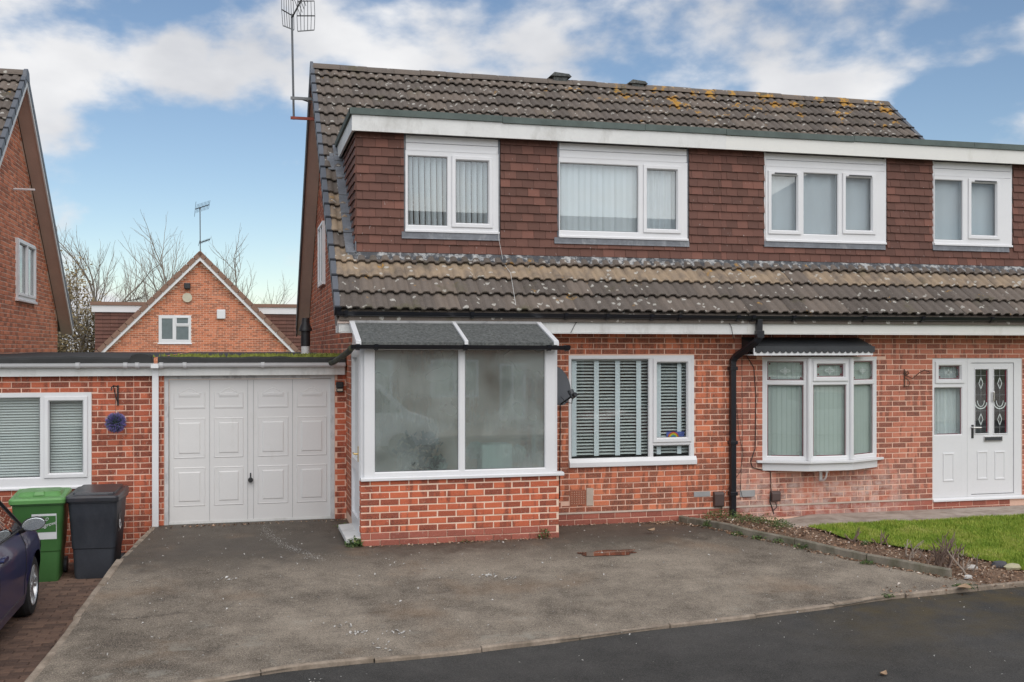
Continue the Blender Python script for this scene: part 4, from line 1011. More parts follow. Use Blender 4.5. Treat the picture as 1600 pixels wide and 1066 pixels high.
# things standing inside the porch, seen through the misted glass
def inside(name, label, cat, fn): return tag(fn, label, cat)
q = WY(770, 720, PY_ + .35); bxp = MB(); bxp.box(q.x - .19, q.x + .19, PY_ + .12, PY_ + .40, .0, psz + .34)
tag(bxp.build('storage_box', plain('white box', (.85, .86, .86), .6, .03), None, bevel=.02), 'white box behind the right pane of the misted porch', 'box')
def pot(px, label, leafc, h, r):
    q = WY(px, 700, PY_ + .28); t = thing('potted_plant', label, 'plant', (q.x, PY_ + .28, 0)); zc = psz + h
    m = MB(); m.loft([[(q.x + rr * math.cos(rad(a)), PY_ + .28 + rr * math.sin(rad(a)), z) for a in range(0, 360, 30)] for rr, z in ((.09, 0), (.13, psz - .1), (.15, psz - .02))]); m.build('pot', plain('pot ' + label[:9], (.25, .3, .32), .6), t, smooth=40)
    l = MB(); rr = random.Random(px)
    for k in range(160):
        u = Vector((rr.gauss(0, 1), rr.gauss(0, 1), rr.gauss(0, 1))).normalized() * r * rr.random() ** .4; c = Vector((q.x, PY_ + .28, zc)) + u
        a = Vector((rr.gauss(0, 1), rr.gauss(0, 1), rr.gauss(0, 1))).normalized() * .04; b = a.orthogonal().normalized() * .025
        l.quad(tuple(c - a - b), tuple(c + a - b), tuple(c + a + b), tuple(c - a + b))
    l.build('leaves', plain('leaves ' + label[:12], leafc, .8, .2), t, recalc=False)
pot(655, 'dark plant behind the left pane of the misted porch', (.02, .026, .024), .22, .30); pot(683, 'pale flower pot low behind the left pane of the porch', (.5, .55, .5), .07, .11)
pot(742, 'white blurred flowers beside the mullion of the porch window', (.55, .58, .55), .25, .09); pot(808, 'pale dried flowers near the right post of the porch window', (.6, .6, .55), .2, .10)
# ------------------------------------------------------------------ satellite dish
q = WY(866, 604, -.42); dish = thing('satellite_dish', 'dark grey satellite dish on the wall between porch and living room window', 'satellite dish', (q.x, 0, q.z))
DISHM = plain('dish grey', (.075, .078, .085), .45, .15, 4, 60)
dv = Vector((.50, -1, .34)).normalized(); u = dv.cross(Vector((0, 0, 1))).normalized(); v = u.cross(dv)
m = MB(); rings = []
for r_ in (0.02, .07, .13, .19, .235, .245): rings.append([tuple(q + u * r_ * .95 * math.cos(rad(a)) + v * r_ * 1.08 * math.sin(rad(a)) + dv * (r_ * r_ * .9)) for a in range(0, 360, 12)])
m.loft(rings); mesh_ = m.build('reflector', DISHM, dish, smooth=60)
tip = q - v * .20 + dv * .30 + u * (.0)
MB().tube([tuple(q - v * .25 + dv * .04), tuple(tip)], .012, 6).build('feed_arm', IRON, dish)
MB().tube([tuple(tip - v * .03), tuple(tip + v * .07 - dv * .03)], [.03, .042], 10).build('feed_horn', GREYP, dish, smooth=50); MB().tube([tuple(tip), tuple(tip + dv * .05)], .03, 8).build('lnb_body', IRON, dish)
MB().tube([tuple(q), tuple(q + Vector((0, .15, -.02))), (q.x, 0, q.z - .05)], .022, 8).build('wall_arm', STEEL, dish)
MB().tube([tuple(tip), tuple(tip + Vector((.0, .05, -.10))), tuple(tip + Vector((-.06, .12, -.09))), tuple(tip + Vector((-.10, .2, -.02)))], .005, 5).build('feed_cable', IRON, dish)
# ------------------------------------------------------------------ garage row
GYF = .97; FGA = front(GYF)
gX0, gX1 = WY(238, 700, GYF).x, XA - .002
zg_f0, zg_f1 = WY(390, 586.5, GYF - .1).z, WY(390, 575, GYF - .1).z        # fascia bottom, top
zgut = WY(390, 568, GYF - .16).z; zroofg = WY(390, 560, GYF - .1).z
garage = thing('garage', 'flat roofed brick garage with white panelled door between the houses', 'garage', ((gX0 + gX1) / 2, GYF, 0))
o0, o1 = WY(256.5, 700, GYF).x, WY(523, 700, GYF).x; ozt = WY(390, 582, GYF).z
gw = MB(FGA).plate(gX0, gX1, -.15, zg_f0 + .1, -.11, 0, [(o0, o1, -.3, ozt + .02)]).build('front_wall', MORT, garage)
bkG = Bricks(BRICKG, 41); bkG.wall(gw, FGA, gX0, gX1, .0, zg_f0 + .02, [(o0, o1, -.3, ozt + .02)])
bkG.finish(garage)
# timber frame, lintel, door
TF = .055
for a, b in ((o0, o0 + TF), (o1 - TF, o1)): MB(FGA).box(a + .002, b - .002, -.10, -.01, -.02, ozt - .06).build('door_frame', PEEL, garage)
MB(FGA).box(o0 + .002, o1 - .002, -.10, -.012, ozt - .085, ozt - .03).build('lintel_frame', PEEL, garage)
MB(FGA).box(o0 + .003, o1 - .003, -.10, .006, ozt - .028, ozt + .018).build('lintel', plain('dark lintel', (.03, .031, .034), .7, .2), garage)
dx0, dx1 = WY(264.5, 700, GYF + .05).x, WY(517, 700, GYF + .05).x; dz0, dz1 = .012, ozt - .09
FDR = front(GYF + .05)
gd = MB(FDR).box(dx0, dx1, -.04, 0, dz0, dz1); gd = gd.build('garage_door', PAINTG, garage)
MB(FDR).box(dx0 - .003, dx1 + .003, -.03, .006, .0, .035).build('bottom_rail', UPVCD, gd)
cols = [dx0, WY(327.5, 700, GYF + .05).x, (WY(387, 700, GYF + .05).x, WY(396, 700, GYF + .05).x), WY(457, 700, GYF + .05).x, dx1]
edges = [(dx0, cols[1]), (cols[1], cols[2][0]), (cols[2][1], cols[3]), (cols[3], dx1)]
def zpx(y): return WY(390, y, GYF + .05).z
def embossp(parent, fr, outer, insets, mat, name):
    """raised panel: loops given as polygons with depth"""
    m = MB(fr); cx = sum(p[0] for p in outer) / len(outer); cz = sum(p[1] for p in outer) / len(outer)
    hw = max(p[0] for p in outer) - cx; hh = max(p[1] for p in outer) - cz
    loops = [[(cx + (p[0] - cx) * (1 - i / hw), d, cz + (p[1] - cz) * (1 - i / hh)) for p in outer] for i, d in insets]
    m.loft(loops, True, False); m.face(*[len(m.v) - len(outer) + k for k in range(len(outer))]); return m.build(name, mat, parent, recalc=False)
for a, b in edges:
    a_, b_ = a + .055, b - .055
    for zt1, zb1, arch in ((612, 638, True), (652, 714, False), (728, 788, False)):
        z1, z0 = zpx(zt1), zpx(zb1); n = 10
        if arch: top = [(b_ + (a_ - b_) * k / n, z1 - .02 + .075 * math.exp(-((k / n - .5) / .23) ** 2)) for k in range(n + 1)]; top[0] = (b_, z1); top[-1] = (a_, z1)
        else: top = [(b_, z1), (a_, z1)]
        if arch: top = [(b_, z1 - .005)] + top[1:-1] + [(a_, z1 - .005)]
        embossp(gd, FDR, [(a_, z0), (b_, z0)] + top, [(-.001, .0005), (.008, .007), (.018, .0045), (.06, .0045), (.072, .012), (.078, .012)], PAINTG, 'raised_panel')
for x in (cols[1], cols[3]): MB(FDR).box(x - .003, x + .003, 0, .004, dz0 + .02, dz1 - .01).build('panel_seam', plain('seam grey', (.42, .42, .42), .6), gd)
for x in cols[2]: MB(FDR).box(x - .003, x + .003, 0, .005, dz0 + .02, dz1 - .01).build('panel_seam', bpy.data.materials['seam grey'], gd)
hq = WY(391.5, 750, GYF + .03); MB().tube([tuple(hq), tuple(hq + Vector((0, -.05, 0)))], [.034, .03], 12).build('door_handle', IRON, gd, smooth=40); MB().box(hq.x - .008, hq.x + .008, GYF + .035, GYF + .049, hq.z + .02, hq.z + .09).build('lock_plate', IRON, gd)
# eaves
def gar_eaves(t, x0, x1, x_clip, edge):
    MB().box(x0, x1, GYF - .10, GYF - .075, zg_f0, zg_f1 + .05).build('fascia', UPVCD, t); MB().box(x0, x1, GYF - .074, GYF - .002, zg_f0 + .004, zg_f0 + .016).build('soffit', UPVCD, t)
    gutter(t, (x0, GYF - .16, zgut), (x1, GYF - .16, zgut), plain('white gutter', (.70, .70, .71), .4, .05, dirt=(.5, .5, .48), dlo=.62), .05, clips=x_clip)
    n = 40; m = MB(); rows = []
    for k in range(n + 1):
        x = x0 + (x1 - x0) * k / n; w = .006 * math.sin(x * 5.1) + .004 * math.sin(x * 17)
        rows.append([(x, GYF - .13, zg_f1 + .03), (x, GYF - .135, zroofg - .005 + w), (x, GYF - .09, zroofg + .018 + w), (x, GYF - .0, zroofg + .012), (x, 9.0, zroofg + .06)])
    m.loft(rows, False, False).build('flat_roof', FELTB, t, recalc=False)
gar_eaves(garage, WY(246, 570, GYF - .16).x, gX1 - .03, (.02, .14, .55, .93), 0)
# moss along the garage roof edge
m = MB(); rr = random.Random(5)
for k in range(2600):
    x = gX0 + (gX1 - gX0) * rr.random() ** .62; y = GYF - .06 + abs(rr.gauss(0, .10)); dens = .5 + .5 * math.sin(x * 6) + (x - gX0) * .35
    if rr.random() * 1.6 > dens: continue
    z = zroofg + .014; h = rr.uniform(.012, .06); a = rr.random() * 6.3; r_ = rr.uniform(.010, .028)
    b = [(x + r_ * math.cos(a + t), y + r_ * math.sin(a + t), z) for t in (0, 2.1, 4.2)]; tpv = (x + rr.uniform(-.01, .01), y + rr.uniform(-.01, .01), z + h)
    i = [m.p(*w) for w in b]; j = m.p(*tpv); m.cur = rr.random()
    for a_, b_ in ((0, 1), (1, 2), (2, 0)): m.face(i[a_], i[b_], j)
MOSS = plain('moss', (.19, .21, .04), .98, .45, 6, 40)
tag(m.build('roof_moss', MOSS, garage, recalc=False), kind='stuff')
# white downpipe
wx = WY(243, 700, GYF - .06).x
wp = MB().box(wx - .04, wx + .04, GYF - .105, GYF - .03, .0, zgut - .03).build('downpipe', UPVC, garage, bevel=.006); MB().box(wx - .048, wx + .048, GYF - .21, GYF - .022, zgut - .06, zgut + .0).build('gutter_outlet', UPVC, wp, bevel=.006)
# security light
q = WY(531, 604, GYF - .05); sl = thing('security_light', 'small black security light on the garage pier', 'light', tuple(q))
MB().box(q.x - .05, q.x + .05, GYF - .06, GYF - .012, q.z - .02, q.z + .06).build('housing', IRON, sl, bevel=.008); MB().box(q.x - .045, q.x + .045, GYF - .075, GYF - .02, q.z - .075, q.z - .025).build('sensor', GREYP, sl, bevel=.008)
MB().box(q.x - .036, q.x + .036, GYF - .082, GYF - .076, q.z - .06, q.z - .032).build('lens', plain('lens', (.5, .46, .36), .3), sl)
# flue pipe on the garage roof beside the gable
q = WY(477.5, 545, 5.2); fl_ = thing('flue_pipe', 'black capped flue pipe on the garage roof beside the gable', 'flue', (q.x, 5.2, zroofg))
MB().tube([(q.x, 5.2, zroofg), (q.x, 5.2, WY(477, 540, 5.2).z)], .075, 12).build('white_base', UPVCD, fl_, smooth=40)
za, zb, zc, zd = [WY(477, y, 5.2).z for y in (541, 518, 514, 497)]
MB().tube([(q.x, 5.2, za), (q.x, 5.2, zb), (q.x, 5.2, zb + .01), (q.x, 5.2, zc), (q.x, 5.2, (zc + zd) / 2), (q.x, 5.2, zd)], [.08, .08, .115, .11, .07, .06], 14).build('black_cap', IRON, fl_, smooth=35)
# ------------------------------------------------------------------ neighbour's converted garage on the left
LX0 = -3.95
conv = thing('converted_garage', 'brick garage conversion at left with white window and venetian blind', 'garage', ((LX0 + gX0) / 2, GYF, -.37))
cw_ = (WY(-120, 613, GYF).x, WY(143, 613, GYF).x, WY(143, 761, GYF).z, WY(143, 613, GYF).z)
cwall = MB(FGA).plate(LX0, gX0 - .002, -.5, zg_f0 + .1, -.11, 0, [cw_]).build('front_wall', MORT, conv)
bkC = Bricks(BRICKG, 43)
jx = WY(209, 700, GYF).x
bkC.wall(cwall, FGA, LX0, jx - .004, -.45, zg_f0 + .02, [cw_]); bkC.wall(cwall, FGA, jx + .004, gX0, -.45, zg_f0 + .02, [], None, off=.08)
bkC.finish(conv)
cl = [(WY(-50, 700, GYF).x, WY(62, 700, GYF).x, WY(62, 745.5, GYF).z, WY(62, 622, GYF).z, False), (WY(77.5, 700, GYF).x, WY(129, 700, GYF).x, WY(129, 738, GYF).z, WY(129, 627, GYF).z, True)]
window(conv, FGA, cw_, cl, UPVC, GLASS, -.07, .012, sill=(cw_[0], cw_[1] + .01, cw_[2] - .012, cw_[2] + .03, .04))
venetian('white venetian blind in the converted garage window at left', FGA, cw_[0] + .05, cw_[1] - .06, cw_[2] + .05, cw_[3] - .05, .034, -.085, [], .036, 38)
room_box(conv, LX0, gX0 - .1, GYF + .12, 4, -.2, zg_f0 - .02)
gar_eaves(conv, LX0, WY(240, 570, GYF - .16).x, (.28, .68, .88, .93), 0)
m = MB(); n = 14; xa, xb = WY(205, 560, GYF).x, WY(238, 560, GYF).x
rows = []
for k in range(n + 1):
    t = k / n; x = xa + (xb - xa) * t; hgt = .05 * math.sin(math.pi * t) ** .5
    rows.append([(x, GYF - .15, zroofg - .06), (x, GYF - .155, zroofg + .01 + hgt), (x, GYF - .05, zroofg + .03 + hgt), (x, GYF + .3, zroofg + .02)])
m.loft(rows, False, False).build('felt_upstand', FELTB, conv, recalc=False)
# bracket and lavender ball
p = WY(184, 602, GYF - .02); hb = thing('hanging_bracket', 'black iron bracket on the brick beside the left window', 'bracket', (p.x, GYF, p.z - .25))
MB().box(p.x - .008, p.x + .012, GYF - .03, GYF - .012, p.z - .26, p.z).build('back_bar', IRON, hb); m = MB(); m.tube([(p.x - .004, GYF - .03, p.z - .02), (p.x - .03, GYF - .2, p.z - .0), (p.x - .045, GYF - .28, p.z - .02), (p.x - .045, GYF - .29, p.z - .06)], .008, 6); m.tube([(p.x, GYF - .03, p.z - .22), (p.x - .015, GYF - .12, p.z - .14), (p.x - .03, GYF - .2, p.z - .01)], .007, 6); m.build('arm', IRON, hb)
q = WY(180.5, 660.5, GYF - .24); lv = thing('lavender_ball', 'purple artificial lavender ball hanging beside the left window', 'hanging ball', tuple(q))
MB().tube([(q.x, q.y, q.z + .1), (q.x, q.y - .01, q.z + .37)], .002, 4).build('hanging_chain', STEEL, lv)
m = MB(); rr = random.Random(9); m2 = MB()
for k in range(1500):
    u = Vector((rr.gauss(0, 1), rr.gauss(0, 1), rr.gauss(0, 1))).normalized(); r0 = .115 + rr.uniform(-.008, .022); t = u.orthogonal().normalized() * .006; w = u.cross(t)
    a = rr.random() * 6; t, w = t * math.cos(a) + w * math.sin(a), w * math.cos(a) - t * math.sin(a); c = q + u * (r0 * .6); e = q + u * r0; mm = m if rr.random() < .8 else m2
    i = [mm.p(*(c + t)), mm.p(*(c - t)), mm.p(*(e + w * .8)), mm.p(*(e + t * .5))]; mm.face(i[0], i[1], i[2]); mm.face(i[0], i[2], i[3])
core = MB(); core.loft([[tuple(q + Vector((.095 * math.sin(rad(b)) * math.cos(rad(a)), .095 * math.sin(rad(b)) * math.sin(rad(a)), .095 * math.cos(rad(b))))) for a in range(0, 360, 30)] for b in (5, 35, 65, 95, 125, 155, 175)]).build('core', plain('ball core', (.03, .05, .03), .9), lv)
m.build('lavender_flowers', plain('lavender', (.20, .17, .42), .8, .35, 40, 90), lv, recalc=False); m2.build('green_leaves', plain('ball leaves', (.07, .13, .06), .8, .2), lv, recalc=False)
# ------------------------------------------------------------------ neighbour's house at the left edge: its gable
LV = -3.69; LWX = -3.93; LYR, LZR = WX(40, 120, LV).y, WX(40, 118, LV).z
lh = thing('neighbour_house', 'brick house at the left edge with steep gable and white bargeboard', 'house', (LWX, LYR, -.37))
def zl(Y): return LZR - abs(Y - LYR) * math.tan(PIT)
y0_, y1_ = LYR - 5.09, LYR + 5.09
FL = Fr((LWX, 0, 0), math.pi / 2)
lw0, lw1 = WX(24, 400, LWX), WX(52, 400, LWX); LWH = (lw0.y, lw1.y, WX(38, 468, LWX).z, WX(38, 378, LWX).z)
MB(FL).prism([(y0_ + .4, -.5), (y1_ - .4, -.5), (y1_ - .4, zl(y1_ - .4) - .14), (LYR, LZR - .16), (y0_ + .4, zl(y0_ + .4) - .14)], -.11, 0, 'y').build('gable_wall', MORTF, lh)
bkL = Bricks(m_brick('left gable brick', (.22, .09, .06), (.58, .20, .11), (.72, .27, .15), .56, scuff=.7), 51); bkL.wall(lh, FL, y0_ + .4, y1_ - .4, 2.0, 7.2, [LWH], lambda s, t: t < zl(s) - .15, far=True); bkL.finish(lh)
window(lh, FL, LWH, [(LWH[0] + .09, (LWH[0] + LWH[1]) / 2 - .04, LWH[2] + .1, LWH[3] - .09, True), ((LWH[0] + LWH[1]) / 2 + .06, LWH[1] - .09, LWH[2] + .1, LWH[3] - .09, True)], d0=-.06, d1=.04, sill=(LWH[0] - .05, LWH[1] + .05, LWH[2] - .06, LWH[2], .07), name='gable_window')
MB(FL).box(LWH[0] + .02, LWH[1] - .02, .001, .004, LWH[2] + .02, LWH[3] - .02).build('window_backing', plain('left gable backing', (.34, .37, .39), .8), lh)  # plain grey panel added behind the glass to hide the unbroken wall
m = MB()
for ya in (y0_, y1_): m.prism([(ya, zl(ya) - .015), (LYR, LZR - .015), (LYR, LZR - .11), (ya, zl(ya) - .11)], LV - 8, LV - .04, 'x')
lrf = m.build('roof', ROOFT, lh)
for k in range(20):
    yk = y0_ + k * GA * math.cos(PIT)
    if k < 9: continue
    for j in range(7): inst(R.choice(RT), 'roof_tile', lrf, (LV - .05 - (j + 1) * .3, yk, zl(yk)), (PIT, R.uniform(-.006, .006), 0), (1, GA / .333, 1))
m = MB(); prof = [(.13 * math.cos(rad(a)), .115 * math.sin(rad(a))) for a in range(180, -1, -22)]; m.loft([[(x, LYR + u, LZR + w - .02) for u, w in prof] for x in (LV - 8, LV + .02)], False, False); m.build('ridge', ROOFT, lrf, recalc=False)
verge(lh, LV, -1, y0=y0_, zf=zl, yr=LYR, barge=UPVCD)
m = MB(); m.prism([(LYR - .17, LZR - .10), (LYR + .17, LZR - .10), (LYR + .12, LZR + .06), (LYR, LZR + .115), (LYR - .12, LZR + .06)], LV - .02, LV + .04, 'x'); m.build('ridge_end_cap', VERGE, lh)
q = WX(30, 302, LWX); MB().tube([(LWX, q.y - .5, q.z), (LWX + .35, q.y - .5, q.z)], .02, 6).build('overflow_pipe', UPVC, lh)
m = MB(); m.box(LV - 5, LV - .8, LYR + .6, LYR + 4.4, 5.1, 5.35); m.box(LV - 5, LV - .9, LYR + .7, LYR + 4.3, 3.6, 5.1); m.build('rear_dormer', FELTB, lh)
# ------------------------------------------------------------------ house behind, gable towards us
BY = 31.0; FB = front(BY)
apx = WY(313, 394, BY); bl = WY(140, 556, BY); brr = WY(470, 556, BY)
bx0 = apx.x - (brr.x - bl.x) / 2; bx1 = apx.x + (brr.x - bl.x) / 2; slope = (apx.z - bl.z) / ((bx1 - bx0) / 2)
bh = thing('gable_house', 'orange brick house behind the garages, gable end with small white window', 'house', (apx.x, BY, 0))
ext = 1.6
def zbk(x): return apx.z - abs(x - apx.x) * slope
wl, wr = bx0 - ext, bx1 + ext
MB(FB).prism([(wl + .3, 0), (wr - .3, 0), (wr - .3, zbk(wr - .3) - .2), (apx.x, apx.z - .3), (wl + .3, zbk(wl + .3) - .2)], -.2, 0, 'y').build('gable_wall', MORTF, bh)
bwn = rectY(248, 298.5, 492.5, 536, BY)
bkH = Bricks(BRICKF, 61); bkH.wall(bh, FB, wl + .3, wr - .3, 1.6, apx.z, [bwn], lambda s, t: t < zbk(s) - .26, far=True); bkH.finish(bh)
window(bh, FB, bwn, lights([(253, 269.5, 498, 530, False), (276.5, 293.5, 497.5, 505.5, True), (275.5, 294.5, 510.5, 531, False)], BY), UPVC, GLASS, -.06, .03, sill=(bwn[0] - .04, bwn[1] + .04, bwn[2] - .05, bwn[2], .06))
MB(FB).box(bwn[0] + .02, bwn[1] - .02, -.01, -.006 + .008, bwn[2] + .02, bwn[3] - .02).build('window_backing', plain('far window backing', (.20, .23, .24), .8), bh)  # added backing panel, gives the panes a dull grey over the solid wall
m = MB()
for xe in (wl, wr): m.prism([(xe, zbk(xe) - .02), (apx.x, apx.z - .02), (apx.x, apx.z - .16), (xe, zbk(xe) - .16)], BY - .22, BY + 9, 'y')
m.build('roof', ROOFB, bh)
for xe, sg in ((wl, 1), (wr, -1)):
    MB().prism([(xe, zbk(xe) - .36), (apx.x, apx.z - .36), (apx.x, apx.z - .17), (xe, zbk(xe) - .17)], BY - .25, BY - .22, 'y').build('bargeboard', UPVC, bh)
    MB().prism([(xe, zbk(xe) - .36), (apx.x, apx.z - .36), (apx.x, apx.z - .345), (xe, zbk(xe) - .345)], BY - .219, BY - .01, 'y').build('verge_soffit', UPVC, bh)
    L_ = math.hypot(apx.x - xe, apx.z - zbk(xe)); n = int(L_ / .36); a = math.atan2(apx.z - zbk(xe), apx.x - xe)
    vm = MB(); vm.box(.01, .35, 0, .3, -.165, .02); me = vm.mesh('verge_tile'); me.materials.append(ROOFB)
    for k in range(n): t = k / n; inst(me, 'verge_tile', bh, (xe + (apx.x - xe) * t, BY - .28, zbk(xe) + (apx.z - zbk(xe)) * t + .02), (0, -a + (.0 if sg > 0 else 0), 0), (1, 1, 1)) if sg > 0 else inst(me, 'verge_tile', bh, (xe + (apx.x - xe) * (t + 1 / n), BY - .28, zbk(xe) + (apx.z - zbk(xe)) * (t + 1 / n) + .02), (0, math.pi - a, 0), (1, 1, 1))
for x0, x1, py in ((WY(143, 500, BY + 1.5).x, apx.x - 1.2, 472), (apx.x + 1.2, WY(500, 500, BY + 1.5).x, 473)):
    zt1 = WY(200, py, BY + 1.5).z; Yd = BY + 1.5
    dm = MB().box(x0 + .15, x1, Yd + .1, Yd + 5, 1.5, zt1 - .3).build('side_dormer', DARK, bh)
    hm = MB(); rr = random.Random(3); z = 1.5
    while z < zt1 - .4:
        x = x0 + .12
        while x < x1 - .1: hm.cur = rr.random() * .8; hm.prism([(Yd + .06, z), (Yd + .1, z + .16), (Yd + .1, z)], x, min(x1, x + .30), 'x'); x += .305
        z += .155
    tag(hm.build('hung_tiling', HUNG, dm, recalc=False), kind='stuff')
    MB().box(x0, x1, Yd, Yd + .05, zt1 - .42, zt1 - .14).build('dormer_fascia', UPVC, bh); MB().box(x0 - .05, x1, Yd - .06, Yd + 5, zt1 - .138, zt1).build('dormer_roof', ROOFB, bh)
q = WY(292.5, 465, BY - .1); MB().tube([tuple(q), tuple(q + Vector((0, .1, 0)))], .19, 14).build('round_vent', plain('cream vent', (.6, .55, .42), .6), bh, smooth=40)
q = WY(345.5, 490, BY - .1); MB().box(q.x - .17, q.x + .17, BY - .15, BY - .01, q.z - .22, q.z + .16).build('alarm_box', UPVC, bh, bevel=.03)
q = WY(292.5, 447, BY - .2); MB().box(q.x - .12, q.x + .12, BY - .3, BY - .01, q.z - .12, q.z + .12).build('floodlight', IRON, bh, bevel=.03)
# ------------------------------------------------------------------ ground
ZL = -.42
def lerp_tab(tab, x):
    if x <= tab[0][0]: a, b = tab[0], tab[1]
    elif x >= tab[-1][0]: a, b = tab[-2], tab[-1]
    else:
        for a, b in zip(tab, tab[1:]):
            if a[0] <= x <= b[0]: break
    return a[1] + (b[1] - a[1]) * (x - a[0]) / (b[0] - a[0])
KF = [(-1.7, -5.02), (-.301, -4.86), (.306, -4.714), (.904, -4.663), (1.66, -4.621), (2.528, -4.526), (3.479, -4.368), (4.481, -4.264), (5.577, -4.119), (6.194, -3.99), (7.055, -3.88), (8.2, -3.80)]
KL = [(-4.95, -1.655), (-4.633, -1.626), (-3.722, -1.519), (-1.97, -1.371), (.574, -1.165), (1.0, -1.15)]     # Y -> X
KR = [(-3.83, 7.62), (-3.506, 7.388), (-3.309, 7.237), (-2.682, 6.744), (-1.866, 6.289), (-1.444, 5.979), (-.798, 5.842), (-.125, 5.706), (1.0, 5.70)]
_pc = WG(945, 864.5); _pa = WG(888, 864.5); _pb = WG(945, 872); PUD = (_pc.x, _pc.y, (_pc.x - _pa.x) * 1.25, (_pc.y - _pb.y) * 1.5, zt(_pc.y) - .004)
def drive_z(x, y):
    z = drive_z0(x, y); q = math.hypot((x - PUD[0]) / PUD[2], (y - PUD[1]) / PUD[3]); w = min(1, max(0, (1.7 - q) / .7)); w = w * w * (3 - 2 * w)
    return z * (1 - w) + PUD[4] * w     # the tarmac lies level where the puddle stands
def drive_z0(x, y):
    dip = -.05 * min(1, max(0, (x - 3) / .8)) * min(1, max(0, (y + 1.2) / .9))
    return zt(y) + dip + .006 * mnoise.noise(Vector((x * .7, y * .7, 0)))
g = MB(); s_ = 700; g.quad((-s_, -s_, -1.2), (s_, -s_, -1.2), (s_, s_, -1.2), (-s_, s_, -1.2)); tag(g.build('ground', plain('rough ground', (.12, .13, .06), .95, .3, .3, 5), None), 'flat ground under the whole street', None, kind='structure')
g = MB(); nu, nv = 110, 90; ids = {}
for i in range(nu + 1):
    for j in range(nv + 1):
        u, v = i / nu, j / nv; xb = -1.655 + (7.62 + 1.655) * u; y = 1.0 + v * (lerp_tab(KF, xb) - 1.0)
        x = lerp_tab(KL, y) * (1 - u) + lerp_tab(KR, y) * u; ids[i, j] = g.p(x, y, drive_z(x, y))
for i in range(nu):
    for j in range(nv): g.face(ids[i, j], ids[i, j + 1], ids[i + 1, j + 1], ids[i + 1, j])
tag(g.build('driveway', TAR, None, smooth=60, recalc=False), 'worn grey tarmac driveway', None, kind='structure')
# road
g = MB(); prev = None; xs = [-60, -20, -6] + [k[0] for k in KF] + [9.5, 14, 30, 70]
for x in xs:
    yk = lerp_tab(KF, min(max(x, -1.7), 8.2)) if x <= 8.2 else -3.8 - (x - 8.2) * .01
    col_ = [g.p(x, yk + (.02 if x < 6.6 else .45), zt(yk) - .028), g.p(x, yk - 1.5, zt(yk) - .07), g.p(x, -18, -.52), g.p(x, -21, -.52)]
    if prev:
        for a in range(3): g.face(prev[a], prev[a + 1], col_[a + 1], col_[a])
    prev = col_
tag(g.build('road', ROAD, None, smooth=60), 'dark asphalt road in front of the drive', None, kind='structure')
g = MB(); g.box(-60, 70, -60, -21, -.9, -.42); tag(g.build('far_pavement', PATH, None), 'paved ground across the road', None, kind='structure')
# edging stones
EM = []
def stones(parent, pts, seg, w, top, depth, mat, zf, jit=.008, name='edging_stone'):
    pts = [Vector((p[0], p[1], 0)) for p in pts]; tot = sum((b - a).length for a, b in zip(pts, pts[1:]))
    def at(s):
        for a, b in zip(pts, pts[1:]):
            l = (b - a).length
            if s <= l: return a.lerp(b, s / l)
            s -= l
        return pts[-1]
    s = 0
    while s < tot - .05:
        e = min(tot, s + seg); n = 5; rings = []; dz = R.uniform(-jit, jit) * .5; dx = R.uniform(-jit, jit); wj = w * R.uniform(.9, 1.12)
        for k in range(n + 1):
            c = at(s + .006 + (e - s - .012) * k / n); d = (at(min(tot, s + (e - s) * k / n + .05)) - at(max(0, s + (e - s) * k / n - .05))).normalized(); nrm = Vector((-d.y, d.x, 0))
            z = zf(c.x, c.y) + top + dz + R.uniform(-.003, .003); ww = wj / 2 + R.uniform(-.003, .003)
            q = c + nrm * dx
            rings.append([tuple(q + nrm * ww + Vector((0, 0, z - depth))), tuple(q + nrm * ww + Vector((0, 0, z - .012))), tuple(q + nrm * (ww - .012) + Vector((0, 0, z))), tuple(q - nrm * (ww - .012) + Vector((0, 0, z))), tuple(q - nrm * ww + Vector((0, 0, z - .012))), tuple(q - nrm * ww + Vector((0, 0, z - depth)))])
        m = MB(); m.loft(rings).build(name, mat, parent); s = e
kb = thing('kerb', 'concrete edging round the drive', 'kerb', (0, -4.6, -.3)); kb['kind'] = 'structure'; del kb['category']
stones(kb, KF, .92, .058, .010, .2, EDGE, lambda x, y: drive_z(x, y), .014)
stones(kb, [(x, y) for y, x in KL], .92, .07, .010, .3, EDGE, lambda x, y: drive_z(x, y), .025)
stones(kb, [(x, y) for y, x in KR[1:-1]], .91, .065, .088, .25, CONC, lambda x, y: drive_z(min(x, 5.0), y), .01)
# block paved drive on the left
g = MB(); g.box(-9, -1.18, -5.2, 1.0, ZL - .3, ZL - .012); pv = g.build('block_paving', plain('paving sand', (.085, .07, .055), .95, .3, 5, 60), None); tag(pv, 'brown block paved drive at left', None, kind='structure')
PAV = m_brick('paving block', (.075, .05, .042), (.15, .095, .072), (.20, .125, .09), .56, scuff=.62)
pm = []
for k in range(10):
    m = MB(); m.cur = (k + .5) / 10; c = .006
    m.loft([[(-.0985, -.0485, -.06), (.0985, -.0485, -.06), (.0985, .0485, -.06), (-.0985, .0485, -.06)], [(-.0985, -.0485, -c), (.0985, -.0485, -c), (.0985, .0485, -c), (-.0985, .0485, -c)], [(-.0985 + c, -.0485 + c, 0), (.0985 - c, -.0485 + c, 0), (.0985 - c, .0485 - c, 0), (-.0985 + c, .0485 - c, 0)]], True, False); m.face(8, 9, 10, 11)
    me = m.mesh('paving_block'); me.materials.append(PAV); pm.append(me)
cells = []; y = -5.15; k = 0
while y < .95:
    x = -1.30 - (k % 2) * .1
    while x > -4.4:
        if x + .1 < lerp_tab(KL, y) - .04: cells.append((x, y))
        x -= .2
    y += .1; k += 1
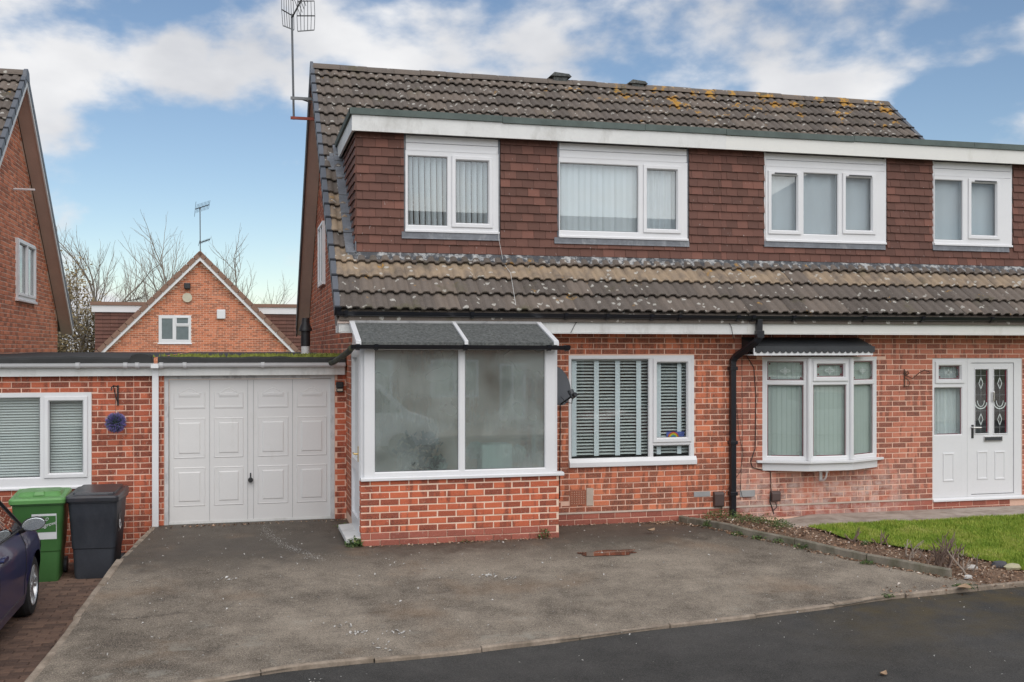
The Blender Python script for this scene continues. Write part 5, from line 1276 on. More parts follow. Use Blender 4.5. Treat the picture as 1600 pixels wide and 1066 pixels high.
cells.sort(key=lambda c: -c[0] * 2.2 + (abs(c[1] + 2.6)) * .25 if c[0] > -2.5 else 99 - c[0]); left = MB()
for i, (x, y) in enumerate(cells):
    me = R.choice(pm); z = ZL + R.uniform(-.003, .003)
    if i < 300: inst(me, 'paving_block', pv, (x, y, z), (R.uniform(-.012, .012), R.uniform(-.008, .008), R.uniform(-.01, .01)))
    else:
        q = len(left.v); left.v += [v.co + Vector((x, y, z)) for v in me.vertices]; rv = me.attributes['rnd'].data[0].value
        for p in me.polygons: left.f.append(tuple(a + q for a in p.vertices)); left.r.append(rv)
tag(left.build('block_field', PAV, pv, recalc=False), kind='stuff')
# garden: bed, lawn, path
def zgard(x, y): return zt(y) - .02 - .10 * min(1, max(0, (x - 6.75) / .3)) * min(1, max(0, (y + 1.12) / .2)) - .07 * min(1, max(0, (-3.58 - y) / .25))
def sheet(name, poly, zf, mat, label, step=.18, off=0.0, rough=0.0, kind='structure'):
    bm = bmesh.new(); vs = [bm.verts.new((x, y, 0)) for x, y in poly]; f = bm.faces.new(vs); bmesh.ops.triangulate(bm, faces=[f])
    for _ in range(5):
        es = [e for e in bm.edges if e.calc_length() > step * 2]
        if not es: break
        bmesh.ops.subdivide_edges(bm, edges=es, cuts=1); bmesh.ops.triangulate(bm, faces=bm.faces[:])
    for v in bm.verts: v.co.z = zf(v.co.x, v.co.y) + off + rough * mnoise.noise(v.co * 3.1) + rough * .6 * mnoise.noise(v.co * 9.7)
    for f in bm.faces: f.smooth = True
    bmesh.ops.recalc_face_normals(bm, faces=bm.faces[:])
    if bm.faces[0].normal.z < 0: bmesh.ops.reverse_faces(bm, faces=bm.faces[:])
    me = bpy.data.meshes.new(name); bm.to_mesh(me); bm.free(); me.materials.append(mat); o = bpy.data.objects.new(name, me); COL.objects.link(o); WL[o.name] = Vector((0, 0, 0)); return tag(o, label, None, None, kind)
kr = [(x, y) for y, x in KR[1:-1]]
sheet('flower_bed', kr + [(5.72, .0), (16, 0), (16, -3.85), (8.2, -3.86), (7.6, -3.84)], zgard, SOIL, 'bare brown flower bed along the drive', .14, 0, .035)
sheet('path', [(7.15, -.02), (7.0, -.62), (7.6, -.9), (8.3, -.93), (10.2, -1.10), (16, -1.2), (16, -.02)], lambda x, y: -.040 - .09 * max(0, (7.45 - x) / .4), PATH, 'strip of concrete path under the bay window', .3, 0, .004)
LAWN = [(6.98, -1.22), (7.23, -1.90), (7.70, -2.40), (8.10, -2.84), (8.38, -3.42), (9.2, -3.62), (16, -3.7), (16, -1.15), (10.3, -1.08), (8.41, -.92), (7.6, -1.02)]
sheet('lawn', LAWN, zgard, TURF, 'bright green lawn in front of the right house', .18, .028, .02)
def inside_poly(x, y, P):
    c = False
    for (x1, y1), (x2, y2) in zip(P, P[1:] + P[:1]):
        if (y1 > y) != (y2 > y) and x < (x2 - x1) * (y - y1) / (y2 - y1) + x1: c = not c
    return c
GRASS, nt, P_, N, L = nodes('grass blade'); a_ = rnd(N); big = noi(N, L, 2.6, 6, .65)
P_.inputs['Roughness'].default_value = .65; P_.inputs['Specular IOR Level'].default_value = .2
L(ramp(N, L, mth(N, L, 'ADD', mth(N, L, 'MULTIPLY', a_, .30), mth(N, L, 'SUBTRACT', mth(N, L, 'MULTIPLY', big, 1.5), .38)), [(.15, (.11, .19, .02)), (.42, (.23, .33, .04)), (.66, (.37, .42, .075)), (.92, (.50, .45, .17))]), P_.inputs['Base Color'])
def blades(m, n, samp, h0, h1, rr, lean=.5, w=.0035):
    for _ in range(n):
        p = samp(rr)
        if not p: continue
        x, y, z = p; h = rr.uniform(h0, h1); a = rr.random() * 6.283; l = rr.uniform(0, lean) * h; dx, dy = math.cos(a), math.sin(a); m.cur = rr.random()
        i = [m.p(x - dy * w, y + dx * w, z), m.p(x + dy * w, y - dx * w, z), m.p(x + dx * l * .4 + dy * w * .7, y + dy * l * .4 - dx * w * .7, z + h * .6), m.p(x + dx * l * .4 - dy * w * .7, y + dy * l * .4 + dx * w * .7, z + h * .6), m.p(x + dx * l, y + dy * l, z + h)]
        m.face(i[0], i[1], i[2], i[3]); m.face(i[3], i[2], i[4])
def lawn_s(rr):
    x, y = 6.95 + rr.random() * 5.2, -3.7 + rr.random() * 2.85
    if not inside_poly(x, y, LAWN): return None
    return x, y, zgard(x, y) + .022 + .02 * mnoise.noise(Vector((x, y, 0)) * 3.1)
m = MB(); blades(m, 120000, lawn_s, .02, .05, random.Random(1), .8, .003)
tag(m.build('grass', GRASS, None, recalc=False), 'short green grass of the lawn', None, kind='stuff')
# leaf litter and chippings in the bed and over the corner
LIT, nt, P_, N, L = nodes('leaf litter'); P_.inputs['Roughness'].default_value = .9
L(ramp(N, L, rnd(N), [(0, (.09, .055, .035)), (.35, (.24, .13, .075)), (.65, (.40, .25, .16)), (.9, (.52, .39, .29)), (1, (.72, .64, .56))]), P_.inputs['Base Color'])
def flakes(m, n, samp, s0, s1, rr):
    for _ in range(n):
        p = samp(rr)
        if not p: continue
        c = Vector(p); s = rr.uniform(s0, s1); a = Vector((rr.gauss(0, 1), rr.gauss(0, 1), rr.gauss(0, .35))).normalized() * s; b = a.cross(Vector((rr.gauss(0, .4), rr.gauss(0, .4), 1))).normalized() * s * rr.uniform(.35, .7); m.cur = rr.random()
        k = Vector((0, 0, s * rr.uniform(.1, .5)))
        i = [m.p(*(c - a)), m.p(*(c - b + k)), m.p(*(c + a)), m.p(*(c + b + k))]; m.face(i[0], i[1], i[2]); m.face(i[0], i[2], i[3])
BEDP = kr + [(5.72, .0), (6.8, -.1), (7.0, -.62), (7.1, -1.0), (6.98, -1.22), (7.23, -1.9), (7.7, -2.4), (8.1, -2.84), (8.38, -3.42), (9.0, -3.6), (9.4, -3.85), (8.2, -3.86), (7.6, -3.84)]
def bed_s(rr):
    x, y = 5.7 + rr.random() * 3.7, -3.9 + rr.random() * 3.9
    return (x, y, zgard(x, y) + .01 + rr.random() * .02 + .035 * mnoise.noise(Vector((x, y, 0)) * 3.1)) if inside_poly(x, y, BEDP) else None
m = MB(); flakes(m, 16000, bed_s, .007, .024, random.Random(2)); tag(m.build('leaf_litter', LIT, None, recalc=False), 'brown leaf litter covering the flower bed', None, kind='stuff')
def drift(rr):   # leaves blown against the kerb and walls
    t = rr.random()
    if t < .4: y = -3.6 * rr.random(); x = lerp_tab(KR, y) - .05 - abs(rr.gauss(0, .06))
    elif t < .62: x, y = 5.55 + rr.gauss(0, .16), -.08 - abs(rr.gauss(0, .09))
    elif t < .8: x = 1.4 + rr.random() * 4.2; y = -.06 - abs(rr.gauss(0, .05)) if x > 3.75 else -1.14 - abs(rr.gauss(0, .04))
    elif t < .9: x, y = rr.uniform(-1, 1.3), .85 - abs(rr.gauss(0, .06))
    else: x, y = rr.uniform(6.3, 8.6), -3.85 + rr.gauss(0, .12)
    return x, y, drive_z(x, y) + .006
m = MB(); flakes(m, 1500, drift, .006, .026, random.Random(3)); tag(m.build('blown_leaves', LIT, None, recalc=False), 'dead leaves blown against the kerb and walls', None, kind='stuff')
def bits(rr):
    x, y = rr.uniform(-1.4, 7), rr.uniform(-4.6, .5)
    if x > lerp_tab(KR, y) - .05 or x < lerp_tab(KL, y) + .05 or (1.2 < x < 3.8 and y > -1.15): return None
    return x, y, drive_z(x, y) + .005
m = MB(); flakes(m, 520, bits, .004, .018, random.Random(4)); 
def droad(rr):
    x, y = rr.uniform(-1, 11), rr.uniform(-8.5, -4.2)
    yk = lerp_tab(KF, min(max(x, -1.7), 8.2))
    if y > yk - .05: return None
    t = min(1, (yk - y) / 1.5); return x, y, zt(yk) - .028 - .042 * t - (max(0, (yk - y - 1.5)) / 11 * (.52 + zt(yk) - .07)) + .004
def drop(rr):
    cx, cy, s = rr.choice(((560, 990, 9), (615, 988, 12), (600, 1012, 16), (540, 978, 10), (490, 1066, 8), (360, 905, 10), (760, 900, 8), (795, 905, 5)))
    p = WG(cx + rr.gauss(0, s), cy + rr.gauss(0, s * .22)); return p.x, p.y, drive_z(p.x, p.y) + .006
flakes(m, 110, drop, .006, .026, random.Random(8))
flakes(m, 260, droad, .003, .013, random.Random(6))
PALEB = plain('pale chips', (.52, .50, .47), .9, .3, 30, 90); tag(m.build('pale_chips', PALEB, None, recalc=False), 'pale chips and droppings scattered over the tarmac', None, kind='stuff')
def leaf(px, py, ln, label, road=False):
    if road: p = WZ(px, py, -.315)
    else: p = WG(px, py, .02)
    m = MB(); a = R.random() * 6; pts = []
    for k in range(9):
        t = k / 8; w = .34 * ln * math.sin(math.pi * min(1, t * 1.02)) ** .8; pts.append((t * ln - ln / 2, w, .012 + .02 * (2 * t - 1) ** 2))
    up = [m.p(p.x + math.cos(a) * u - math.sin(a) * w, p.y + math.sin(a) * u + math.cos(a) * w, p.z + z + .012) for u, w, z in pts]; md = [m.p(p.x + math.cos(a) * u, p.y + math.sin(a) * u, p.z + z) for u, w, z in pts]; lo = [m.p(p.x + math.cos(a) * u + math.sin(a) * w, p.y + math.sin(a) * u - math.cos(a) * w, p.z + z + .010) for u, w, z in pts]
    for A, B in ((up, md), (md, lo)):
        for k in range(8): m.face(A[k], A[k + 1], B[k + 1], B[k])
    return tag(m.build('fallen_leaf', plain('dry leaf %d' % px, (.40, .27, .17), .8, .15, 30, 80), None, smooth=60, recalc=False), label, 'leaf')
leaf(1507, 921, .20, 'large tan fallen leaf at the right tip of the drive edging'); leaf(1380, 1057, .09, 'small tan leaf lying on the dark road', True); leaf(1017, 831, .14, 'pale leaf on the tarmac left of the flower bed kerb')
# chalky arc scraped in front of the garage, crack in the tarmac
def arc_s(rr):
    P_ = [(412, 822), (420, 836), (440, 850), (470, 862), (505, 876)]; t = rr.random() * 4; i = min(3, int(t)); f = t - i
    p = WG(P_[i][0] + (P_[i + 1][0] - P_[i][0]) * f + rr.gauss(0, 6), P_[i][1] + (P_[i + 1][1] - P_[i][1]) * f + rr.gauss(0, 1.8)); return p.x, p.y, drive_z(p.x, p.y) + .003
m = MB(); flakes(m, 900, arc_s, .002, .007, random.Random(14)); tag(m.build('chalk_scrape', PALEB, None, recalc=False), 'pale chalky scrape curving across the tarmac by the garage door', None, kind='stuff')
def crack(pix, w, label):
    m = MB(); rr = random.Random(label); pts = []
    for (a, b), (c, d) in zip(pix, pix[1:]):
        for k in range(14): t = k / 14; pts.append(WG(a + (c - a) * t, b + (d - b) * t + rr.gauss(0, .9)))
    L_ = [m.p(p.x, p.y + w * rr.uniform(.3, 1), drive_z(p.x, p.y) + .009) for p in pts]; R_ = [m.p(p.x, p.y - w * rr.uniform(.3, 1), drive_z(p.x, p.y) + .009) for p in pts]
    for k in range(len(pts) - 1): m.face(L_[k], L_[k + 1], R_[k + 1], R_[k])
    o = m.build('crack', plain('crack dirt ' + label[:4], (.035, .03, .025), .95), None, recalc=False); return tag(o, label, None, kind='structure')
crack([(170, 971), (235, 965), (312, 957)], .006, 'long thin crack across the left of the drive'); crack([(660, 872), (700, 905), (735, 935)], .004, 'faint crack in the middle of the drive')
# dead shrub and its twigs
BRK = plain('dead twig', (.27, .20, .155), .9, .3, 15, 80)
def twigs(root, rr, n, h, sp, mat, name='stem', depth=2):
    for k in range(n):
        a = rr.random() * 6.283; l = h * rr.uniform(.4, 1); m = MB()
        p = Vector((rr.gauss(0, sp * .15), rr.gauss(0, sp * .15), 0)); d = Vector((math.cos(a) * rr.uniform(.1, .9), math.sin(a) * rr.uniform(.1, .9), 1)).normalized(); pts = [p.copy()]
        for q in range(5): d = (d + Vector((rr.gauss(0, .22), rr.gauss(0, .22), rr.gauss(0, .1)))).normalized(); p = p + d * l / 5; pts.append(p.copy())
        m.tube(pts, [.011 * (1 - .13 * i) for i in range(6)], 5)
        for b in range(2):
            p = pts[2 + b]; d2 = (d + Vector((rr.gauss(0, .7), rr.gauss(0, .7), .2))).normalized(); m.tube([p, p + d2 * l * .22, p + d2 * l * .34 + Vector((0, 0, l * .05))], [.006, .0045, .003], 4)
        m.build(name, mat, root)
for px, py, n, h, sp, lab in ((1470, 884, 24, .42, .5, 'dead twiggy shrub stump with grey stems at the lawn edge'), (1426, 872, 5, .3, .5, 'few bleached broken stems left of the dead shrub'), (1336, 848, 4, .22, .2, 'short dark dead stem at the left of the lawn edge'), (1508, 893, 4, .34, .6, 'curved bleached twigs right of the dead shrub'), (1378, 852, 5, .24, .3, 'thin dry weed stalks at the middle of the lawn edge')):
    p = WG(px, py, -.01); t = local_thing('dead_shrub', lab, 'shrub', tuple(p), 0, 'dead shrubs in the flower bed'); twigs(t, random.Random(px), n, h, sp, plain('dead twig %d' % px, (.33, .27, .22) if px in (1426, 1508) else (.20, .14, .11), .9, .3, 15, 80))
# weeds
WEED, nt, P_, N, L = nodes('weed leaf'); P_.inputs['Roughness'].default_value = .6; L(ramp(N, L, rnd(N), [(0, (.03, .055, .015)), (.5, (.07, .13, .03)), (.85, (.13, .19, .05)), (1, (.24, .22, .09))]), P_.inputs['Base Color'])
def weed(p, r, h, n, label, seed, big=1.0):
    rr = random.Random(seed); m = MB()
    for k in range(n):
        a = rr.random() * 6.283; q = r * rr.random() ** .6; c = Vector((math.cos(a) * q, math.sin(a) * q * .7, h * rr.random() * (1 - .6 * q / r))); s = rr.uniform(.010, .024) * big; m.cur = rr.random()
        d = Vector((rr.gauss(0, 1), rr.gauss(0, 1), rr.gauss(0, .5) + .3)).normalized() * s; b = d.cross(Vector((rr.gauss(0, .5), rr.gauss(0, .5), 1))).normalized() * s * .45
        i = [m.p(*(c - d)), m.p(*(c + b)), m.p(*(c + d + Vector((0, 0, -s * .3)))), m.p(*(c - b))]; m.face(*i)
    o = local_thing('weed', label, 'weed', tuple(p)); m.build('leaves', WEED, o, recalc=False)
    s_ = MB()
    for k in range(5): a = rr.random() * 6.28; s_.tube([(0, 0, -.01), (math.cos(a) * r * .3, math.sin(a) * r * .3, h * .5), (math.cos(a) * r * .6, math.sin(a) * r * .6, h * .8)], [.003, .002, .001], 4)
    s_.build('stems', WEED, o); return o
weed((pL - .08, PY_ - .02, .0), .11, .13, 170, 'green weed at the left corner of the porch wall', 1, 1.2)
p = WY(848, 845, PY_); weed((p.x, PY_ - .05, 0), .09, .16, 120, 'straggly weed at the right end of the porch wall', 2, .9)
p = WY(727, 850, PY_); weed((p.x, PY_ - .03, 0), .10, .04, 80, 'low green tuft at the foot of the porch wall', 3, .7)
p = WY(545, 820, .6); weed((1.22, .3, 0), .12, .06, 120, 'mossy weed between garage and porch step', 4, .7)
for k, (px, py, r, h, lab) in enumerate(((1100, 804, .20, .09, 'low green weed patch in front of the brown service box'), (1128, 809, .22, .10, 'green weed patch at the foot of the black downpipe'), (1165, 814, .20, .08, 'green weed patch just right of the downpipe'), (1200, 818, .18, .10, 'green weed patch under the left end of the bay window'), (1222, 824, .14, .08, 'small dark weed at the right end of the bed weeds'), (1105, 822, .10, .10, 'weed hanging over the kerb near its upper end'), (1152, 836, .09, .06, 'small weed on the drive below the kerb'), (1188, 842, .12, .07, 'weed tuft along the foot of the kerb'), (1218, 848, .09, .09, 'leafy weed growing against the kerb'), (1254, 857, .11, .08, 'weed with dead leaves against the kerb middle'), (1355, 881, .10, .05, 'flat weed by the kerb beside the bare bed'), (1352, 851, .07, .06, 'grey green weed in the bare bed'), (1508, 917, .14, .03, 'moss patch at the tip of the drive'), (1385, 932, .09, .03, 'bright green tuft growing in the front edging'), (160, 978 - 8, .05, .02, 'tiny weed on the brown block paving'))):
    p = WG(px, py, .0) if px > 300 else WZ(px - 10, py, ZL); 
    if k < 5: p.z = zgard(p.x, p.y) + .02; r *= 1.25; h *= 1.5
    weed(tuple(p), r, h, int((1700 if k < 5 else 1000) * r), lab, 50 + k, .8 if k < 5 else .9)
# pale stones at the corner of the lawn
for k, (px, py, s_, lab) in enumerate(((1518, 888, .07, 'pale lump of stone beside the dead shrub'), (1512, 902, .05, 'flat white stone in the leaf litter'), (1562, 884, .09, 'dark stone on the lawn corner'), (1582, 888, .09, 'pale yellow stone at the lawn corner'))):
    p = WG(px, py, .0); m = MB(); rr = random.Random(k); m.loft([[(p.x + s_ * q * math.cos(rad(a)) * rr.uniform(.8, 1.2), p.y + s_ * q * .7 * math.sin(rad(a)) * rr.uniform(.8, 1.2), p.z - .01 + z * s_) for a in range(0, 360, 40)] for q, z in ((1, 0), (1.05, .3), (.75, .6), (.25, .72))]); tag(m.build('stone', plain('stone %d' % k, ((.5, .47, .43), (.6, .58, .55), (.09, .09, .10), (.5, .46, .3))[k], .9, .2), None, smooth=30), lab, 'stone')
# puddle and old pipe stain
WAT, nt, P_, N, L = nodes('puddle water'); P_.inputs['Base Color'].default_value = (.05, .035, .028, 1); P_.inputs['Roughness'].default_value = .03; P_.inputs['Specular IOR Level'].default_value = .9
def blob(px0, px1, py0, py1, name, mat, label, off, n=36, seed=0, kind='structure'):
    m = MB(); c = WG((px0 + px1) / 2, (py0 + py1) / 2); a = WG(px0, (py0 + py1) / 2); b = WG((px0 + px1) / 2, py1); rx, ry = (c.x - a.x), (c.y - b.y); pts = []
    for k in range(n):
        t = 2 * math.pi * k / n; w = .95 + .6 * mnoise.noise(Vector((math.cos(t) * 1.6, math.sin(t) * 1.6, seed))) + .16 * mnoise.noise(Vector((math.cos(t) * 4, math.sin(t) * 4, seed)))
        x, y = c.x + rx * w * math.cos(t), c.y + ry * w * math.sin(t); pts.append(m.p(x, y, drive_z(x, y) + off))
    ce = m.p(c.x, c.y, drive_z(c.x, c.y) + off)
    for k in range(n): m.face(ce, pts[k], pts[(k + 1) % n])
    return tag(m.build(name, mat, None), label, None, kind=kind)
blob(890, 1002, 858, 871, 'puddle', WAT, 'shallow puddle on the drive reflecting the brick wall', .007, 72, seed=3.3)
# ------------------------------------------------------------------ wheelie bins
def bin_(X, Y, rz, body, lid, label, kind):
    t = local_thing('wheelie_bin', label, 'wheelie bin', (X, Y, ZL), rz)
    def rr_(w, d, z, y0=0, r=.05, n=4):
        o = []
        for cx, cy, a0 in ((w / 2 - r, d / 2 - r, 0), (-w / 2 + r, d / 2 - r, 90), (-w / 2 + r, -d / 2 + r, 180), (w / 2 - r, -d / 2 + r, 270)):
            for k in range(n + 1): a = rad(a0 + 90 * k / n); o.append((cx + r * math.cos(a), y0 + cy + r * math.sin(a), z))
        return o
    m = MB(); m.loft([rr_(.43, .46, .0, -.02), rr_(.445, .48, .06, -.02), rr_(.475, .53, .35), rr_(.49, .55, .36), rr_(.525, .61, .68), rr_(.53, .615, .685), rr_(.55, .66, .90), rr_(.585, .70, .905), rr_(.585, .70, .935)]); m.build('bin_body', body, t, smooth=35)
    m = MB()
    m.loft([rr_(.60, .74, .925, -.01), rr_(.605, .745, .965, -.01), rr_(.58, .715, .985, -.01)]); 
    v = len(m.v)
    for k in range(v):
        q = m.v[k]; q.z += .05 * max(0, (q.y + .3)) * (1 if q.z > .93 else 0)
    l = m.build('lid', lid, t, smooth=30)
    m = MB()
    if kind == 'green':
        m.loft([rr_(.50, .52, .975, .04, .06), rr_(.44, .44, 1.03, .05, .07), rr_(.40, .40, 1.036, .05, .06)]); m.loft([rr_(.15, .10, 1.0, -.16, .03), rr_(.12, .07, 1.04, -.15, .03)])
    else:
        m.loft([rr_(.48, .58, .985, .03, .03), rr_(.46, .56, 1.025, .04, .03)])
        for k in range(len(m.v)): m.v[k].z += .05 * m.v[k].y
        m.box(.17, .23, -.30, -.25, .98, 1.0)
    m.build('lid_crown', lid, l, smooth=30)
    m = MB(); m.tube([(-.24, .38, .96), (-.24, .43, .96), (.24, .43, .96), (.24, .38, .96)], .016, 8); m.build('handle', body, t, smooth=50)
    for s in (-1, 1):
        w = MB(); w.tube([(s * .20, .27, .10), (s * .255, .27, .10)], .10, 20); w.build('wheel', GREYP, t, smooth=40)
    MB().tube([(-.22, .27, .10), (.22, .27, .10)], .012, 8).build('axle', STEEL, t)
    return t
GB = plain('green bin plastic', (.055, .16, .045), .45, .10, 3, 50, dirt=(.09, .20, .08), dscale=2, dlo=.56); GLID = plain('green lid plastic', (.12, .30, .09), .38, .12, 3, 40, dirt=(.28, .38, .24), dscale=3, dlo=.58)
BB = plain('black bin plastic', (.036, .041, .052), .5, .2, 3, 50, dirt=(.07, .076, .088), dscale=2, dlo=.5); BLID = plain('black lid plastic', (.034, .036, .043), .35, .2, 3, 40, dirt=(.07, .05, .045), dscale=2.5, dlo=.5)
bk = bin_(-1.71, .14, rad(-4), BB, BLID, 'black wheelie bin against the brick wall beside the drive edge', 'black'); gb = bin_(-2.33, .08, rad(2), GB, GLID, 'green wheelie bin with white sticker behind the blue car', 'green')
def text(s, size, parent, M, mat, name, shear=0):
    c = bpy.data.curves.new('lettering', 'FONT'); c.body = s; c.size = size; c.extrude = .0006; c.shear = shear; c.align_x = 'CENTER'; c.align_y = 'CENTER'; o = bpy.data.objects.new('tmp_text', c); COL.objects.link(o)
    bpy.context.view_layer.update(); dg = bpy.context.evaluated_depsgraph_get(); me = bpy.data.meshes.new_from_object(o.evaluated_get(dg)); bpy.data.objects.remove(o); me.name = name; me.materials.clear(); me.materials.append(mat)
    ob = bpy.data.objects.new(name, me); COL.objects.link(ob); ob.parent = parent; ob.matrix_local = M; WL[ob.name] = Vector((0, 0, 0)); return ob
STW = plain('sticker white', (.72, .73, .74), .5, .06)
m = MB(); zz = .62
def fy(z): return -(.46 + (.66 - .46) * z / .9) / 2 - .004
m.quad((-.06, fy(.50), .50), (.205, fy(.50), .50), (.205, fy(.80), .80), (-.06, fy(.80), .80)); st = m.build('sticker', STW, gb, recalc=False)
m = MB(); m.quad((-.05, fy(.585) - .003, .585), (.198, fy(.585) - .003, .585), (.198, fy(.775) - .003, .775), (-.05, fy(.775) - .003, .775)); m.build('sticker_panel', GB, gb, recalc=False)
tl = math.atan2((.66 - .46) / 2, .9)
text('Bromsgrove', .062, gb, Matrix.Translation((.055, fy(.655) - .007, .655)) @ Matrix.Rotation(rad(90) - 0 + tl, 4, 'X') @ Matrix.Rotation(rad(16), 4, 'Z'), STW, 'sticker_lettering', .35)
text('D', .05, gb, Matrix.Translation((.10, fy(.735) - .007, .735)) @ Matrix.Rotation(rad(90) + tl, 4, 'X') @ Matrix.Rotation(rad(14), 4, 'Z'), STW, 'sticker_lettering', .35)
def fxs(z): return (.43 + (.55 - .43) * z / .9) / 2 + .008
m = MB(); m.quad((fxs(.53), -.17, .53), (fxs(.53), -.01, .53), (fxs(.75), -.01, .75), (fxs(.75), -.17, .75)); m.build('number_plate', plain('number backing', (.06, .06, .065), .5), bk, recalc=False)
text('8', .27, bk, Matrix.Translation((fxs(.64) + .003, -.09, .64)) @ Matrix.Rotation(rad(90), 4, 'Z') @ Matrix.Rotation(rad(90) - .066, 4, 'X'), STW, 'house_number')
# ------------------------------------------------------------------ cars
def make_car(label, loc, rz, paint, detail=True):
    t = local_thing('parked_car', label, 'car', loc, rz)
    FW, RW, WR, WZc = 1.20, -1.29, .305, .305
    def Wd(y): return .855 * (1 - .20 * max(0, (abs(y) - 1.25) / .75) ** 2.2)
    def ztp(y): return (.935 - .27 * ((y - .95) / 1.05) ** 1.5) if y > .95 else .935 + .06 * (.95 - y) / 2.9
    def zlo(y):
        z = .205 + .10 * max(0, (abs(y) - 1.6) / .4) ** 2
        for c in (FW, RW):
            if abs(y - c) < .37: z = max(z, WZc + math.sqrt(max(0, .37 ** 2 - (y - c) ** 2)) - .015)
        return z
    def wz(y, z):
        b = Wd(y); tp_ = ztp(y)
        k = 1 - .05 * max(0, (.50 - z) / .3) ** 2 - .085 * max(0, (z - .66) / max(.1, tp_ - .66)) ** 2
        flare = .014 * math.exp(-((abs(y - FW) / .40) ** 4)) * (1 if z > .5 else .6) + .014 * math.exp(-((abs(y - RW) / .40) ** 4))
        crease = .010 * math.exp(-((z - .80) / .03) ** 2) - .012 * math.exp(-((z - .44) / .09) ** 2) * (1 if -1 < y < .85 else 0)
        return b * k + flare + crease
    ys = sorted(set([round(-1.98 + .06 * i, 3) for i in range(67)] + [FW - .37, FW + .37, RW - .37, RW + .37, .72, -.42]))
    rows = 14; body, doors = MB(), {1: MB(), -1: MB()}
    for sgn in (1, -1):
        door = doors[sgn]
        for ya, yb in zip(ys, ys[1:]):
            pa = [(sgn * wz(ya, z), ya, z) for z in [zlo(ya) + (ztp(ya) - zlo(ya)) * k / rows for k in range(rows + 1)]]
            pb = [(sgn * wz(yb, z), yb, z) for z in [zlo(yb) + (ztp(yb) - zlo(yb)) * k / rows for k in range(rows + 1)]]
            tgt = door if (-.42 <= ya and yb <= .721) else body
            k0 = 2 if tgt is door else 0
            for k in range(rows):
                T = tgt if k >= k0 else body
                T.quad(pa[k], pb[k], pb[k + 1], pa[k + 1])
    for ya, yb in zip(ys, ys[1:]):   # bonnet, cowl and tail deck
        def top(y): w = wz(y, ztp(y)); return [(w * u, y, ztp(y) + .055 * (1 - abs(u) ** 2.5) * (1 if y > .9 else .3) + .012 * math.exp(-((abs(u) - .62) / .12) ** 2)) for u in (1, .85, .62, .35, 0, -.35, -.62, -.85, -1)]
        A, B = top(ya), top(yb)
        for k in range(8): body.quad(A[k], B[k], B[k + 1], A[k + 1])
    for y in (ys[0], ys[-1]):
        z = [zlo(y) + (ztp(y) - zlo(y)) * k / rows for k in range(rows + 1)]; bul = .10 if y > 0 else -.07
        for k in range(rows):
            for u0, u1 in ((1, .5), (.5, 0), (0, -.5), (-.5, -1)):
                def e(u, zz): return (wz(y, zz) * u, y + bul * (1 - u * u) * (1 - ((zz - .5) / .6) ** 2), zz)
                body.quad(e(u0, z[k]), e(u0, z[k + 1]), e(u1, z[k + 1]), e(u1, z[k]))
    def weld(o):
        b = bmesh.new(); b.from_mesh(o.data); bmesh.ops.remove_doubles(b, verts=b.verts, dist=.0008); bmesh.ops.recalc_face_normals(b, faces=b.faces)
        for f in b.faces: f.smooth = True
        b.to_mesh(o.data); b.free(); o.data.set_sharp_from_angle(angle=rad(50)); return o
    weld(body.build('body', paint, t))
    drs = {k_: weld(v_.build('door', paint, t)) for k_, v_ in doors.items()}
    # glasshouse
    n = 24; belt = []; roofl = []
    for k in range(n + 1):
        yb = 1.02 - 2.82 * k / n; yr = .22 - 1.80 * k / n; zr = 1.46 - .09 * (k / n) ** 2 * 1.2
        belt.append((.79 - .05 * max(0, (abs(yb + .4) - .9)) , yb, ztp(yb) - .005)); roofl.append((.575 - .03 * (k / n) ** 2, yr, zr))
    gl, pil, rf = MB(), MB(), MB()
    for sgn in (1, -1):
        for k in range(n):
            q = [(sgn * a[0], a[1], a[2]) for a in (belt[k], belt[k + 1], roofl[k + 1], roofl[k])]
            (pil if (k < 1 or k in (12,) or k > 20) else gl).quad(*q)
    for k0 in (0, n):
        b_, r_ = belt[k0], roofl[k0]; bow = .10 if k0 == 0 else -.06
        for u0, u1 in ((1, .5), (.5, 0), (0, -.5), (-.5, -1)): gl.quad((b_[0] * u0, b_[1] + bow * (1 - u0 * u0), b_[2] + .03 * (1 - u0 * u0)), (b_[0] * u1, b_[1] + bow * (1 - u1 * u1), b_[2] + .03 * (1 - u1 * u1)), (r_[0] * u1, r_[1] + bow * .6 * (1 - u1 * u1), r_[2] + .03 * (1 - u1 * u1)), (r_[0] * u0, r_[1] + bow * .6 * (1 - u0 * u0), r_[2] + .03 * (1 - u0 * u0)))
    for k in range(n):
        for u0, u1 in ((1, .5), (.5, 0), (0, -.5), (-.5, -1)):
            def e(i, u): a = roofl[i]; return (a[0] * u, a[1] + (.06 * (1 - u * u) if i == 0 else -.036 * (1 - u * u) if i == n else 0), a[2] + .05 * (1 - u * u) * .8)
            rf.quad(e(k, u0), e(k + 1, u0), e(k + 1, u1), e(k, u1))
    CG = bpy.data.materials.get('car glass') or m_glass('car glass', (.20, .22, .23), 1.6, .06)
    gl.build('windows', CG if detail else GREYP, t, recalc=False); pil.build('pillars', IRON, t, recalc=False); weld(rf.build('roof', paint, t))
    m = MB(); m.tube([(.795, b[1], b[2] + .006) for b in belt[1:21]], .010, 5); m.tube([(-.795, b[1], b[2] + .006) for b in belt[1:21]], .010, 5); m.build('belt_trim', IRON, t)
    m = MB(); m.tube([(sgn_ * .0 + a[0] * 1.0, a[1], a[2]) for sgn_ in (1,) for a in [tuple(Vector(belt[0]).lerp(Vector(roofl[0]), q / 5)) for q in range(6)]] + [a for a in roofl[1:]], .018, 6); m.build('roof_rail', IRON, t)
